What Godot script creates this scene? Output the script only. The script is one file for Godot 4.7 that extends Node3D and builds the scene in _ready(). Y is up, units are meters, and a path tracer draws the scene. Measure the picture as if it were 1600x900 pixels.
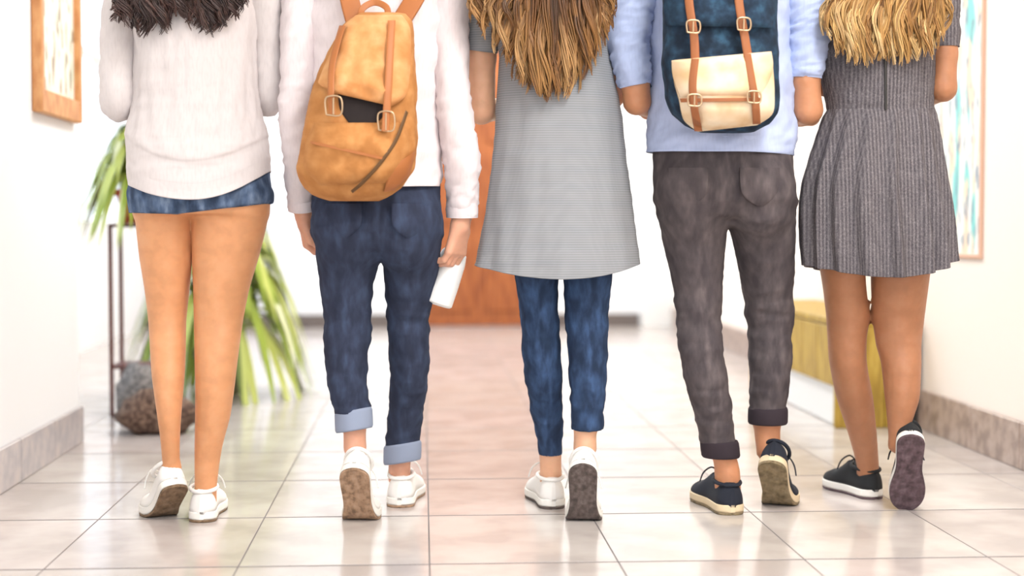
extends Node3D

# ------------------------------------------------------------------ mesh tools
class MB:
	var v := PackedVector3Array()
	var uv := PackedVector2Array()
	var c := PackedColorArray()
	var idx := PackedInt32Array()
	var tint := Color.WHITE
	func vert(p: Vector3, t := Vector2.ZERO) -> int:
		v.push_back(p); uv.push_back(t); c.push_back(tint)
		return v.size() - 1
	func tri(a: int, b: int, d: int) -> void:
		idx.push_back(a); idx.push_back(b); idx.push_back(d)
	func quad(a: int, b: int, d: int, e: int) -> void:
		tri(a, b, d); tri(a, d, e)
	func normals() -> PackedVector3Array:
		var n := PackedVector3Array()
		n.resize(v.size())
		for k in range(0, idx.size(), 3):
			var a := idx[k]; var b := idx[k + 1]; var d := idx[k + 2]
			var f := (v[d] - v[a]).cross(v[b] - v[a])
			n[a] += f; n[b] += f; n[d] += f
		for k in n.size():
			n[k] = n[k].normalized() if n[k].length_squared() > 1e-24 else Vector3.UP
		return n
	# turns the triangles added since i0 so that their front faces look outward
	func fix(v0: int, i0: int) -> void:
		var m := Vector3.ZERO
		for k in range(v0, v.size()):
			m += v[k]
		m /= maxf(1.0, v.size() - v0)
		var vol := 0.0
		for k in range(i0, idx.size(), 3):
			vol += (v[idx[k]] - m).dot((v[idx[k + 1]] - m).cross(v[idx[k + 2]] - m))
		if vol > 0.0:
			for k in range(i0, idx.size(), 3):
				var s := idx[k + 1]
				idx[k + 1] = idx[k + 2]
				idx[k + 2] = s
	func loft(rings: Array, cap0 := true, cap1 := true, closed := true) -> void:
		var v0 := v.size()
		var i0 := idx.size()
		var m: int = rings[0].size()
		for r in rings.size():
			for k in m:
				vert(rings[r][k], Vector2(float(k) / m, float(r) / rings.size()))
		for r in rings.size() - 1:
			for k in (m if closed else m - 1):
				var k2 := (k + 1) % m
				quad(v0 + r * m + k, v0 + r * m + k2, v0 + (r + 1) * m + k2, v0 + (r + 1) * m + k)
		for e in 2:
			if (e == 0 and not cap0) or (e == 1 and not cap1):
				continue
			var ring: PackedVector3Array = rings[0] if e == 0 else rings[rings.size() - 1]
			var mid := Vector3.ZERO
			for p in ring:
				mid += p
			var o := vert(mid / m)
			var s0 := v.size()
			for p in ring:
				vert(p)
			for k in m:
				if e == 0:
					tri(o, s0 + (k + 1) % m, s0 + k)
				else:
					tri(o, s0 + k, s0 + (k + 1) % m)
		fix(v0, i0)
	# a box with bevelled edges, flat faces
	func box(at: Vector3, size: Vector3, bev := 0.004, b := Basis.IDENTITY) -> void:
		var v0 := v.size()
		var i0 := idx.size()
		var h := size * 0.5
		bev = minf(bev, minf(h.x, minf(h.y, h.z)) * 0.9)
		var q := func(pts: Array) -> void:
			var f0 := v.size()
			for p in pts:
				vert(at + b * p, Vector2(p.x + p.z, p.y))
			if pts.size() == 4:
				quad(f0, f0 + 1, f0 + 2, f0 + 3)
			else:
				tri(f0, f0 + 1, f0 + 2)
		var P := func(s: Vector3, axis: int) -> Vector3:
			var e := h - Vector3(bev, bev, bev)
			e[axis] = h[axis]
			return Vector3(s.x * e.x, s.y * e.y, s.z * e.z)
		for ax in 3:
			var a1 := (ax + 1) % 3
			var a2 := (ax + 2) % 3
			for s in [-1.0, 1.0]:
				var pts := []
				for w in [[-1, -1], [1, -1], [1, 1], [-1, 1]]:
					var g := Vector3.ZERO
					g[ax] = s; g[a1] = w[0]; g[a2] = w[1]
					pts.append(P.call(g, ax))
				if s < 0: pts.reverse()
				q.call(pts)
			# edges along ax
			for w in [[-1, -1], [1, -1], [1, 1], [-1, 1]]:
				var g0 := Vector3.ZERO
				g0[ax] = -1.0; g0[a1] = w[0]; g0[a2] = w[1]
				var g1 := g0
				g1[ax] = 1.0
				var pts2 := [P.call(g0, a1), P.call(g1, a1), P.call(g1, a2), P.call(g0, a2)]
				if w[0] * w[1] < 0: pts2.reverse()
				q.call(pts2)
		for sx in [-1.0, 1.0]:
			for sy in [-1.0, 1.0]:
				for sz in [-1.0, 1.0]:
					var g := Vector3(sx, sy, sz)
					var pts3 := [P.call(g, 0), P.call(g, 1), P.call(g, 2)]
					if sx * sy * sz < 0: pts3.reverse()
					q.call(pts3)
		# every face by itself
		var mid := at
		for k in range(i0, idx.size(), 3):
			var n := (v[idx[k + 2]] - v[idx[k]]).cross(v[idx[k + 1]] - v[idx[k]])
			if n.dot((v[idx[k]] + v[idx[k + 1]] + v[idx[k + 2]]) / 3.0 - mid) < 0.0:
				var s2 := idx[k + 1]
				idx[k + 1] = idx[k + 2]
				idx[k + 2] = s2
	# a tube through points, radius at each point; flat < 1 squashes it along 'flat_dir'
	func tube(pts: Array, rad: Array, rows := 12, sides := 12, wr = null, cap := true, sq := Vector3.ONE) -> void:
		var rings := []
		var n := pts.size()
		var prev := Vector3.ZERO
		var cen := []
		var rr := []
		for r in rows + 1:
			var f := float(r) / rows * (n - 1)
			var k := mini(int(f), n - 2)
			var t := f - k
			var p0: Vector3 = pts[maxi(k - 1, 0)]
			var p1: Vector3 = pts[k]
			var p2: Vector3 = pts[k + 1]
			var p3: Vector3 = pts[mini(k + 2, n - 1)]
			cen.append(p1.cubic_interpolate(p2, p0, p3, t))
			rr.append(lerpf(rad[k], rad[k + 1], t * t * (3 - 2 * t)))
		for r in rows + 1:
			var dir: Vector3 = (cen[mini(r + 1, rows)] - cen[maxi(r - 1, 0)]).normalized()
			var side := prev
			if r == 0:
				side = dir.cross(Vector3(0.13, 0.1, 1)).normalized()
			side = (side - dir * side.dot(dir)).normalized()
			prev = side
			var up := dir.cross(side)
			var ring := PackedVector3Array()
			for k in sides:
				var a := TAU * k / sides
				var o: Vector3 = (side * cos(a) + up * sin(a)) * sq
				var q: float = rr[r]
				if wr != null:
					q += wr.call(cen[r] + o * q, float(r) / rows, a)
				ring.append(cen[r] + o * q)
			rings.append(ring)
		loft(rings, cap, cap)
	func build() -> ArrayMesh:
		var a := []
		a.resize(Mesh.ARRAY_MAX)
		a[Mesh.ARRAY_VERTEX] = v
		a[Mesh.ARRAY_NORMAL] = normals()
		a[Mesh.ARRAY_TEX_UV] = uv
		a[Mesh.ARRAY_COLOR] = c
		a[Mesh.ARRAY_INDEX] = idx
		var m := ArrayMesh.new()
		m.add_surface_from_arrays(Mesh.PRIMITIVE_TRIANGLES, a)
		return m

# a distance field on a grid, meshed as surface nets
class Field:
	var o: Vector3
	var h: float
	var nx: int
	var ny: int
	var nz: int
	var v := PackedFloat32Array()
	func _init(lo: Vector3, hi: Vector3, cell: float) -> void:
		o = lo
		h = cell
		nx = int((hi.x - lo.x) / h) + 2
		ny = int((hi.y - lo.y) / h) + 2
		nz = int((hi.z - lo.z) / h) + 2
		v.resize(nx * ny * nz)
		v.fill(1.0)
	static func sect(s: Array, y: float) -> Array:
		# sections [y, cx, cz, a, b] with y falling
		var n := s.size()
		if y >= s[0][0]: return s[0]
		if y <= s[n - 1][0]: return s[n - 1]
		var k := 0
		while k < n - 2 and y < s[k + 1][0]:
			k += 1
		var t: float = (y - s[k][0]) / (s[k + 1][0] - s[k][0])
		var p0: Array = s[maxi(k - 1, 0)]
		var p3: Array = s[mini(k + 2, n - 1)]
		var out := [y]
		for j in range(1, 5):
			out.append(lerpf(cubic_interpolate(s[k][j], s[k + 1][j], p0[j], p3[j], t), lerpf(s[k][j], s[k + 1][j], t), 0.35))
		return out
	func stack(s: Array, k: float, grow := 0.0) -> void:
		var top: float = s[0][0]
		var low: float = s[s.size() - 1][0]
		var pad := k + 2.5 * h
		var y0 := maxi(0, int((low - pad - o.y) / h))
		var y1 := mini(ny - 1, int((top + pad - o.y) / h) + 1)
		for iy in range(y0, y1 + 1):
			var y := o.y + iy * h
			var q := Field.sect(s, y)
			var a: float = maxf(q[3] + grow, 0.004)
			var b: float = maxf(q[4] + grow, 0.004)
			var cap := maxf(low - y, y - top)
			var x0 := maxi(0, int((q[1] - a - pad - o.x) / h))
			var x1 := mini(nx - 1, int((q[1] + a + pad - o.x) / h) + 1)
			var z0 := maxi(0, int((q[2] - b - pad - o.z) / h))
			var z1 := mini(nz - 1, int((q[2] + b + pad - o.z) / h) + 1)
			var m := minf(a, b)
			var ia := 1.0 / a
			var ib := 1.0 / b
			var cx: float = q[1]
			var cz: float = q[2]
			for iz in range(z0, z1 + 1):
				var dz := (o.z + iz * h - cz) * ib
				var row := (iz * ny + iy) * nx
				for ix in range(x0, x1 + 1):
					var dx := (o.x + ix * h - cx) * ia
					var d := (sqrt(dx * dx + dz * dz) - 1.0) * m
					if cap > d: d = cap
					var w := v[row + ix]
					var e := absf(w - d)
					if d < w: w = d
					if e < k:
						e = k - e
						w -= e * e / (4.0 * k)
					v[row + ix] = w
	func cone(p0: Vector3, r0: float, p1: Vector3, r1: float, k: float) -> void:
		var pad := maxf(r0, r1) + k + 2.5 * h
		var lo := (Vector3(minf(p0.x, p1.x), minf(p0.y, p1.y), minf(p0.z, p1.z)) - Vector3.ONE * pad - o) / h
		var hi := (Vector3(maxf(p0.x, p1.x), maxf(p0.y, p1.y), maxf(p0.z, p1.z)) + Vector3.ONE * pad - o) / h
		var ax := p1 - p0
		var il := 1.0 / maxf(ax.length_squared(), 1e-9)
		for iz in range(maxi(0, int(lo.z)), mini(nz - 1, int(hi.z) + 1) + 1):
			for iy in range(maxi(0, int(lo.y)), mini(ny - 1, int(hi.y) + 1) + 1):
				var row := (iz * ny + iy) * nx
				for ix in range(maxi(0, int(lo.x)), mini(nx - 1, int(hi.x) + 1) + 1):
					var p := o + Vector3(ix, iy, iz) * h - p0
					var t := clampf(p.dot(ax) * il, 0.0, 1.0)
					var d := (p - ax * t).length() - (r0 + (r1 - r0) * t)
					var w := v[row + ix]
					var e := absf(w - d)
					if d < w: w = d
					if e < k:
						e = k - e
						w -= e * e / (4.0 * k)
					v[row + ix] = w
	func cut(n: Vector3, at: Vector3) -> void:
		n = n.normalized()
		for iz in nz:
			for iy in ny:
				var row := (iz * ny + iy) * nx
				for ix in nx:
					var d := (o + Vector3(ix, iy, iz) * h - at).dot(n)
					if d > v[row + ix]: v[row + ix] = d
	func net(mb: MB) -> void:
		var cell := PackedInt32Array()
		cell.resize(nx * ny * nz)
		cell.fill(-1)
		var sx := 1
		var sy := nx
		var sz := nx * ny
		var off := [0, sx, sy, sx + sy, sz, sx + sz, sy + sz, sx + sy + sz]
		var edges := [[0, 1], [2, 3], [4, 5], [6, 7], [0, 2], [1, 3], [4, 6], [5, 7], [0, 4], [1, 5], [2, 6], [3, 7]]
		var start := mb.v.size()
		var istart := mb.idx.size()
		for iz in nz - 1:
			for iy in ny - 1:
				var row := (iz * ny + iy) * nx
				for ix in nx - 1:
					var i := row + ix
					var f := v[i]
					if f > 0.1: continue
					var s := f < 0.0
					if (v[i + sx] < 0.0) == s and (v[i + sy] < 0.0) == s and (v[i + sz] < 0.0) == s and (v[i + sx + sy] < 0.0) == s and (v[i + sx + sz] < 0.0) == s and (v[i + sy + sz] < 0.0) == s and (v[i + sx + sy + sz] < 0.0) == s:
						continue
					var p := Vector3.ZERO
					var n := 0
					for e in edges:
						var fa := v[i + off[e[0]]]
						var fb := v[i + off[e[1]]]
						if (fa < 0.0) == (fb < 0.0): continue
						var t := fa / (fa - fb)
						var a: int = e[0]
						var b: int = e[1]
						p += Vector3(a & 1, (a >> 1) & 1, a >> 2).lerp(Vector3(b & 1, (b >> 1) & 1, b >> 2), t)
						n += 1
					cell[i] = mb.vert(o + (Vector3(ix, iy, iz) + p / n) * h)
		var st := [sx, sy, sz]
		for iz in range(1, nz - 1):
			for iy in range(1, ny - 1):
				var row := (iz * ny + iy) * nx
				for ix in range(1, nx - 1):
					var i := row + ix
					if cell[i] < 0: continue
					var s := v[i] < 0.0
					for ax in 3:
						if (v[i + st[ax]] < 0.0) == s: continue
						var u: int = st[(ax + 1) % 3]
						var w: int = st[(ax + 2) % 3]
						var a := cell[i]; var b := cell[i - u]; var d := cell[i - u - w]; var e := cell[i - w]
						if a < 0 or b < 0 or d < 0 or e < 0: continue
						if s: mb.quad(a, e, d, b)
						else: mb.quad(a, b, d, e)
		mb.fix(start, istart)

# ------------------------------------------------------------------ scene tools
const FOCAL := 2360.0
const EYE := Vector3(0.0, 0.776, 4.0)
var turn: Basis
var M := {}
var used := {}
var rng := RandomNumberGenerator.new()
var noise := FastNoiseLite.new()
var soft := FastNoiseLite.new()

# the point seen at a pixel of the 1600 x 900 photograph, on the upright plane at z
func at(px: float, py: float, z := 0.0) -> Vector3:
	var r := turn * Vector3((px - 800.0) / FOCAL, (450.0 - py) / FOCAL, -1.0)
	return EYE + r * ((z - EYE.z) / r.z)

func numbered(n: String) -> String:
	if not used.has(n):
		used[n] = 0
		return n
	used[n] += 1
	return "%s_%03d" % [n, used[n]]

func thing(called: String, label: String, category: String, where := Vector3.ZERO, group := "") -> Node3D:
	var o := Node3D.new()
	o.name = numbered(called)
	add_child(o)
	o.position = where
	o.set_meta("label", label)
	o.set_meta("category", category)
	if group: o.set_meta("group", group)
	return o

func put(called: String, mb: MB, mat: Material, parent: Node = self, kind := "") -> MeshInstance3D:
	var o := MeshInstance3D.new()
	o.name = numbered(called) if parent == self else called
	var m := mb.build()
	m.surface_set_material(0, mat)
	o.mesh = m
	parent.add_child(o, true)
	if parent is Node3D and parent != self:
		var root: Node = parent
		var shift := Vector3.ZERO
		while root != self:
			shift += root.position
			root = root.get_parent()
		o.position = -shift
	if kind: o.set_meta("kind", kind)
	return o

func mat(name_: String, col: Color, rough := 0.8, spec := 0.5) -> StandardMaterial3D:
	var m := StandardMaterial3D.new()
	m.resource_name = name_
	m.albedo_color = col
	m.roughness = rough
	m.metallic_specular = spec
	M[name_] = m
	return m

# a noise texture whose colours run over a ramp
func ramp_tex(freq: float, cols: Array, offs: Array, type := FastNoiseLite.TYPE_SIMPLEX_SMOOTH, sd := 1, size := 512, octaves := 4) -> NoiseTexture2D:
	var n := FastNoiseLite.new()
	n.noise_type = type
	n.frequency = freq
	n.seed = sd
	n.fractal_octaves = octaves
	var t := NoiseTexture2D.new()
	t.width = size
	t.height = size
	t.seamless = true
	t.noise = n
	var g := Gradient.new()
	g.offsets = PackedFloat32Array(offs)
	g.colors = PackedColorArray(cols)
	t.color_ramp = g
	return t

func image_tex(w: int, h: int, f: Callable) -> ImageTexture:
	var im := Image.create(w, h, false, Image.FORMAT_RGB8)
	for y in h:
		for x in w:
			im.set_pixel(x, y, f.call(x, y))
	return ImageTexture.create_from_image(im)

func tri_map(m: StandardMaterial3D, tex: Texture2D, scale: Vector3) -> void:
	m.albedo_texture = tex
	m.uv1_triplanar = true
	m.uv1_scale = scale

func secs(rows: Array) -> Array:
	# [py, xl, xr, cz, b] -> [y, cx, cz, a, b]
	var out := []
	for r in rows:
		var l := at(r[1], r[0], r[3])
		var q := at(r[2], r[0], r[3])
		out.append([(l.y + q.y) * 0.5, (l.x + q.x) * 0.5, r[3], (q.x - l.x) * 0.5, r[4]])
	return out

func catmull(a: Array, b: Array, p: Array, n: Array, t: float) -> Array:
	var out := []
	for j in a.size():
		out.append(lerpf(cubic_interpolate(a[j], b[j], p[j], n[j], t), lerpf(a[j], b[j], t), 0.3))
	return out

# a garment round the trunk: rows [py left, py middle, py right, xl, xr, cz, b], folds(x, y, z, angle, t) pushes outward
func garment(rows: Array, fine: int, sides: int, folds: Callable, expo := 2.0, close_top := true) -> MB:
	var mb := MB.new()
	var rings := []
	var n := rows.size()
	for r in fine + 1:
		var f := float(r) / fine * (n - 1)
		var k := mini(int(f), n - 2)
		var q := catmull(rows[k], rows[k + 1], rows[maxi(k - 1, 0)], rows[mini(k + 2, n - 1)], f - k)
		var ring := PackedVector3Array()
		for j in sides:
			var a := TAU * j / sides
			var ca := cos(a)
			var sa := sin(a)
			var u := signf(ca) * pow(absf(ca), 2.0 / expo)
			var w := signf(sa) * pow(absf(sa), 2.0 / expo)
			var py := lerpf(q[1], q[0] if u < 0 else q[2], u * u)
			var l := at(q[3], py, q[5])
			var e := at(q[4], py, q[5])
			var p := Vector3((l.x + e.x) * 0.5 + (e.x - l.x) * 0.5 * u, (l.y + e.y) * 0.5, q[5] + q[6] * w)
			var out := Vector3(ca * q[6], 0, sa * (e.x - l.x) * 0.5).normalized()
			ring.append(p + out * folds.call(p, a, float(r) / fine))
		rings.append(ring)
	# the hem turned in
	var last: PackedVector3Array = rings[fine]
	for step in [[0.985, -0.001], [0.965, 0.004], [0.955, 0.04]]:
		var ring := PackedVector3Array()
		var mid := Vector3.ZERO
		for p in last: mid += p
		mid /= last.size()
		for p in last:
			ring.append(Vector3(mid.x + (p.x - mid.x) * step[0], p.y + step[1], mid.z + (p.z - mid.z) * step[0]))
		rings.append(ring)
	mb.loft(rings, close_top, false)
	return mb

# a sheet laid on a stack's rear face, between two edges given in pixels, with thickness
func patch(surface: Array, left: Array, right: Array, off: float, thick: float, rows := 16, cols := 10, puff := 0.0, expo := 2.0, wr := 0.0) -> MB:
	var mb := MB.new()
	var grid := []
	var n := left.size()
	for r in rows + 1:
		var f := float(r) / rows * (n - 1)
		var k := mini(int(f), n - 2)
		var t := f - k
		var l: Vector2 = left[k].cubic_interpolate(left[k + 1], left[maxi(k - 1, 0)], left[mini(k + 2, n - 1)], t) if n > 2 else left[k].lerp(left[k + 1], t)
		var e: Vector2 = right[k].cubic_interpolate(right[k + 1], right[maxi(k - 1, 0)], right[mini(k + 2, n - 1)], t) if n > 2 else right[k].lerp(right[k + 1], t)
		var line := []
		for j in cols + 1:
			var s := float(j) / cols
			var px := l.lerp(e, s)
			var zz := 0.1
			var p := Vector3.ZERO
			for it in 3:
				p = at(px.x, px.y, zz)
				var q := Field.sect(surface, p.y)
				var u := clampf(absf((p.x - q[1]) / q[3]), 0.0, 0.985)
				zz = q[2] + q[4] * pow(1.0 - pow(u, expo), 1.0 / expo) + off
			var edge := minf(minf(s, 1.0 - s) * 2.0, minf(float(r) / rows, 1.0 - float(r) / rows) * 2.0)
			var dome := 1.0 - pow(1.0 - clampf(edge * 1.6, 0.0, 1.0), 3.0)
			p = at(px.x, px.y, zz) + Vector3(0, 0, puff * dome + wr * noise.get_noise_3dv(p * 14.0) * dome)
			line.append(p)
		grid.append(line)
	var v0 := 0
	# front, rim, back
	var rings := []
	for r in rows + 1:
		var ring := PackedVector3Array()
		for j in cols + 1:
			var p: Vector3 = grid[r][j]
			ring.append(p + Vector3(0, 0, thick * (0.75 if j == 0 or j == cols else 1.0)))
		for j in range(cols, -1, -1):
			ring.append(grid[r][j])
		rings.append(ring)
	mb.loft(rings, true, true)
	return mb

func displace(mb: MB, f: Callable) -> void:
	var n := mb.normals()
	for k in mb.v.size():
		mb.v[k] += n[k] * f.call(mb.v[k], n[k])

# ------------------------------------------------------------------ people
func hand(mb: MB, wrist: Vector3, dir: Vector3, palm: Vector3, thumb_side: float, curl: float, spread := 0.0, cell := 0.0042) -> void:
	dir = dir.normalized()
	palm = (palm - dir * palm.dot(dir)).normalized()
	var side := dir.cross(palm) * thumb_side
	var f := Field.new(wrist - Vector3.ONE * 0.15 + dir * 0.07, wrist + Vector3.ONE * 0.15 + dir * 0.07, cell)
	f.cone(wrist - dir * 0.03, 0.025, wrist + dir * 0.01, 0.025, 0.01)
	for i in 4:
		f.cone(wrist + side * (1.5 - i) * 0.008, 0.015, wrist + dir * 0.08 + side * (1.5 - i) * 0.019, 0.0125, 0.012)
	var lens := [0.066, 0.075, 0.07, 0.054]
	for i in 4:
		var p := wrist + dir * 0.082 + side * (1.5 - i) * 0.0195
		var ang := curl * 0.55
		var seg: float = lens[i]
		for s in 3:
			var d := dir * cos(ang) + palm * sin(ang) + side * (1.5 - i) * spread
			var q: Vector3 = p + d.normalized() * seg * [0.44, 0.32, 0.24][s]
			f.cone(p, [0.0098, 0.009, 0.0082][s], q, [0.009, 0.0082, 0.0068][s], 0.003)
			p = q
			ang += curl
	var tp := wrist + dir * 0.025 + side * 0.022
	var tq := wrist + dir * 0.06 + side * 0.045 + palm * 0.018
	var tr := tq + (dir * 0.7 + palm * (0.3 + curl * 0.4) - side * 0.1).normalized() * 0.032
	var te := tr + (dir * 0.7 + palm * (0.2 + curl * 0.5) - side * 0.35).normalized() * 0.026
	f.cone(tp, 0.016, tq, 0.0125, 0.01)
	f.cone(tq, 0.0115, tr, 0.01, 0.004)
	f.cone(tr, 0.0098, te, 0.0075, 0.004)
	f.net(mb)

func head(f: Field, c: Vector3, s := 1.0) -> void:
	f.cone(c + Vector3(0, 0.03, 0.018) * s, 0.086 * s, c + Vector3(0, 0.025, -0.02) * s, 0.078 * s, 0.03)
	f.cone(c + Vector3(0, -0.02, -0.03) * s, 0.066 * s, c + Vector3(0, -0.075, -0.055) * s, 0.04 * s, 0.03)
	f.cone(c + Vector3(0, 0.0, -0.098) * s, 0.009 * s, c + Vector3(0, -0.028, -0.112) * s, 0.014 * s, 0.012)
	f.cone(c + Vector3(-0.02, -0.058, -0.092) * s, 0.008 * s, c + Vector3(0.02, -0.058, -0.092) * s, 0.008 * s, 0.008)
	for e in [-1.0, 1.0]:
		f.cone(c + Vector3(e * 0.078, 0.012, -0.002) * s, 0.014 * s, c + Vector3(e * 0.078, -0.025, -0.008) * s, 0.01 * s, 0.006)
		f.cone(c + Vector3(e * 0.034, 0.018, -0.09) * s, 0.012 * s, c + Vector3(e * 0.036, 0.018, -0.09) * s, 0.012 * s, 0.008)

# body: bare figure; dressed rows are drawn in by 'shrink'
func figure(spec: Dictionary) -> Dictionary:
	var f := Field.new(spec.lo, spec.hi, 0.009)
	for s in spec.stacks:
		f.stack(s[0], s[2], s[1])
	for a in spec.arms:
		# [points, radii] from the shoulder to the wrist
		for k in a[0].size() - 1:
			f.cone(a[0][k], a[1][k], a[0][k + 1], a[1][k + 1], 0.008 if k < 2 else 0.012)
	var hc: Vector3 = spec.head
	f.cone(hc + Vector3(0, -0.2, 0.02), 0.062, hc + Vector3(0, -0.06, 0.008), 0.054, 0.04)
	f.cone(hc + Vector3(-0.08, -0.245, 0.01), 0.032, hc + Vector3(0.08, -0.245, 0.01), 0.032, 0.03)
	head(f, hc)
	for t in spec.feet:
		# [ankle, shoe]: heel and forefoot inside the shoe
		var heel := foot_in(t[1], -0.68 * t[1].lng + 0.055, 0.0, 0.062)
		var low := foot_in(t[1], -0.68 * t[1].lng + 0.05, 0.0, 0.042)
		f.cone(t[0], 0.026, heel, 0.025, 0.01)
		f.cone(heel, 0.024, low, 0.018, 0.008)
		f.cone(heel, 0.022, foot_in(t[1], -0.06, 0.0, 0.046), 0.018, 0.01)
		f.cone(foot_in(t[1], -0.06, 0.0, 0.046), 0.016, foot_in(t[1], 0.0, 0.0, 0.038), 0.014, 0.01)
	var mb := MB.new()
	f.net(mb)
	for hd in spec.hands:
		hand(mb, hd[0], hd[1], hd[2], hd[3], hd[4], hd[5] if hd.size() > 5 else 0.0)
	return {"mb": mb}

# where a shoe stands: the heel's (or, with the heel raised, the ball's) lowest point at a pixel on the floor
func stand(px: float, py: float, heading: float, lift: float, stiff: bool, lng: float, by_heel: bool) -> Dictionary:
	var p := at(px, py, bottom_d(py)) * Vector3(1, 0, 1)
	var fwd := Vector3(sin(heading), 0, -cos(heading))
	if by_heel: p += fwd * 0.67 * lng
	elif stiff: p -= fwd * 0.27 * lng
	return {"ball": p, "heading": heading, "lift": lift, "stiff": stiff, "lng": lng}

# a point of a shoe: s metres ahead of the ball (negative towards the heel), x across, y above the sole
func foot_in(d: Dictionary, s: float, x: float, y: float) -> Vector3:
	var fwd := Vector3(sin(d.heading), 0, -cos(d.heading))
	var right := Vector3(cos(d.heading), 0, sin(d.heading))
	var lift: float = d.lift
	var piv: float = 0.30 * d.lng
	var p: Vector3
	if d.stiff:
		var r := s - piv
		p = Vector3(x, -r * sin(lift) + y * cos(lift), r * cos(lift) + y * sin(lift) + piv)
	elif s < 0.0:
		var k := clampf(-s / 0.05, 0.0, 1.0)
		var a := lift * (k * 0.5 if k < 1.0 else (1.0 - 0.5 * 0.05 / maxf(-s, 0.05)))
		p = Vector3(x, -s * sin(a) + y * cos(a), s * cos(a) + y * sin(a))
	else:
		p = Vector3(x, y + s * s * 0.35, s)
	return d.ball + right * p.x + Vector3.UP * p.y + fwd * p.z

func shoe(parent: Node3D, d: Dictionary, looks: Dictionary) -> void:
	var lng: float = d.lng
	var place := func(s: float, x: float, y: float) -> Vector3: return foot_in(d, s, x, y)
	var half := func(t: float) -> float:
		# half width of the sole, t 0 heel .. 1 toe
		var w := lerpf(0.0385, 0.036, smoothstep(0.12, 0.4, t))
		w = lerpf(w, 0.05, smoothstep(0.4, 0.72, t))
		w *= sqrt(clampf(1.0 - pow(clampf((0.13 - t) / 0.13, 0.0, 1.0), 2.4), 0.02, 1.0))
		w *= sqrt(clampf(1.0 - pow(clampf((t - 0.74) / 0.26, 0.0, 1.0), 2.2), 0.015, 1.0))
		return w * sqrt(lng / 0.28)
	var heel := -0.68 * lng
	var sole := MB.new()
	var mid := MB.new()
	var upper := MB.new()
	var R1 := []
	var R2 := []
	var R3 := []
	var N := 30
	for i in N + 1:
		var t := float(i) / N
		t = lerpf(t, t * t * (3 - 2 * t), 0.7)
		var s: float = heel + t * lng
		var w: float = half.call(t)
		var r1 := PackedVector3Array()
		for q in [[-0.94, 0.0], [-1.0, 0.002], [-1.0, 0.008], [1.0, 0.008], [1.0, 0.002], [0.94, 0.0], [0.5, 0.0], [0.0, 0.0], [-0.5, 0.0]]:
			var tread: float = 0.0016 * (1.0 if (i % 2 == 0 and absf(q[0]) < 0.6) else 0.0)
			r1.append(place.call(s, w * q[0], q[1] + tread))
		R1.append(r1)
		var r2 := PackedVector3Array()
		for q in [[-1.0, 0.0075], [-1.02, 0.012], [-1.02, 0.024], [-0.98, 0.028], [0.98, 0.028], [1.02, 0.024], [1.02, 0.012], [1.0, 0.0075]]:
			r2.append(place.call(s, w * q[0] * 1.0, q[1]))
		R2.append(r2)
		# upper
		var top := lerpf(0.082, 0.092, smoothstep(0.0, 0.12, t))
		top = lerpf(top, 0.10, smoothstep(0.22, 0.42, t))
		top = lerpf(top, 0.066, smoothstep(0.45, 0.74, t))
		top = lerpf(top, 0.05, smoothstep(0.74, 0.95, t))
		top = lerpf(top, 0.03, smoothstep(0.94, 1.0, t))
		top *= 0.94
		if t < 0.03: top *= 0.96
		var r3 := PackedVector3Array()
		for j in 17:
			var a := PI * j / 16.0
			var cx := signf(cos(a)) * pow(absf(cos(a)), 0.72)
			var sy := pow(sin(a), 0.72)
			var ww: float = w * 0.955 + 0.0005
			r3.append(place.call(s, -ww * cx * lerpf(1.0, 0.86, sy * sy), 0.022 + (top - 0.022) * sy))
		R3.append(r3)
	sole.loft(R1)
	mid.loft(R2)
	upper.loft(R3, true, true, true)
	var o := put("shoe", upper, looks.upper, parent)
	put("midsole", mid, looks.mid, o)
	put("outsole", sole, looks.sole, o)
	# collar round the opening, tongue and laces
	var col := MB.new()
	var pts := []
	for j in 17:
		var a := TAU * j / 16.0
		pts.append(place.call(heel + 0.056 + cos(a) * 0.05, sin(a) * 0.0345, 0.084 + 0.004 * cos(a)))
	var rr := []
	for j in 17: rr.append(0.0055)
	col.tube(pts, rr, 32, 8)
	put("collar", col, looks.collar, o)
	var lace := MB.new()
	for j in 4:
		var t := 0.46 + j * 0.075
		var s: float = heel + t * lng
		var top := 0.94 * lerpf(0.10, 0.066, smoothstep(0.45, 0.74, t))
		var w: float = half.call(t) * 0.5
		lace.tube([place.call(s, -w, top - 0.009), place.call(s + 0.004, 0.0, top + 0.003), place.call(s + 0.008, w, top - 0.009)], [0.0028, 0.0028, 0.0028], 8, 6)
	var sb: float = heel + 0.44 * lng
	for e in [-1.0, 1.0]:
		lace.tube([place.call(sb, 0.0, 0.098), place.call(sb - 0.004, e * 0.022, 0.112), place.call(sb + 0.01, e * 0.04, 0.096), place.call(sb + 0.018, e * 0.048, 0.07)], [0.0022, 0.0024, 0.0024, 0.002], 12, 6)
	put("laces", lace, looks.lace, o)

func sleeve(parent: Node3D, called: String, pts: Array, rad: Array, m: Material, amp := 0.004, sd := 0.0, rows := 44) -> MeshInstance3D:
	var mb := MB.new()
	mb.tube(pts, rad, rows, 32, func(p, t, a): return amp * (noise.get_noise_3d(p.x * 16.0 + sd, p.y * 42.0, p.z * 16.0) + 0.6 * noise.get_noise_3d(p.x * 40.0 + sd, p.y * 80.0 + 5.0, p.z * 40.0)))
	return put(called, mb, m, parent)

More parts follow.
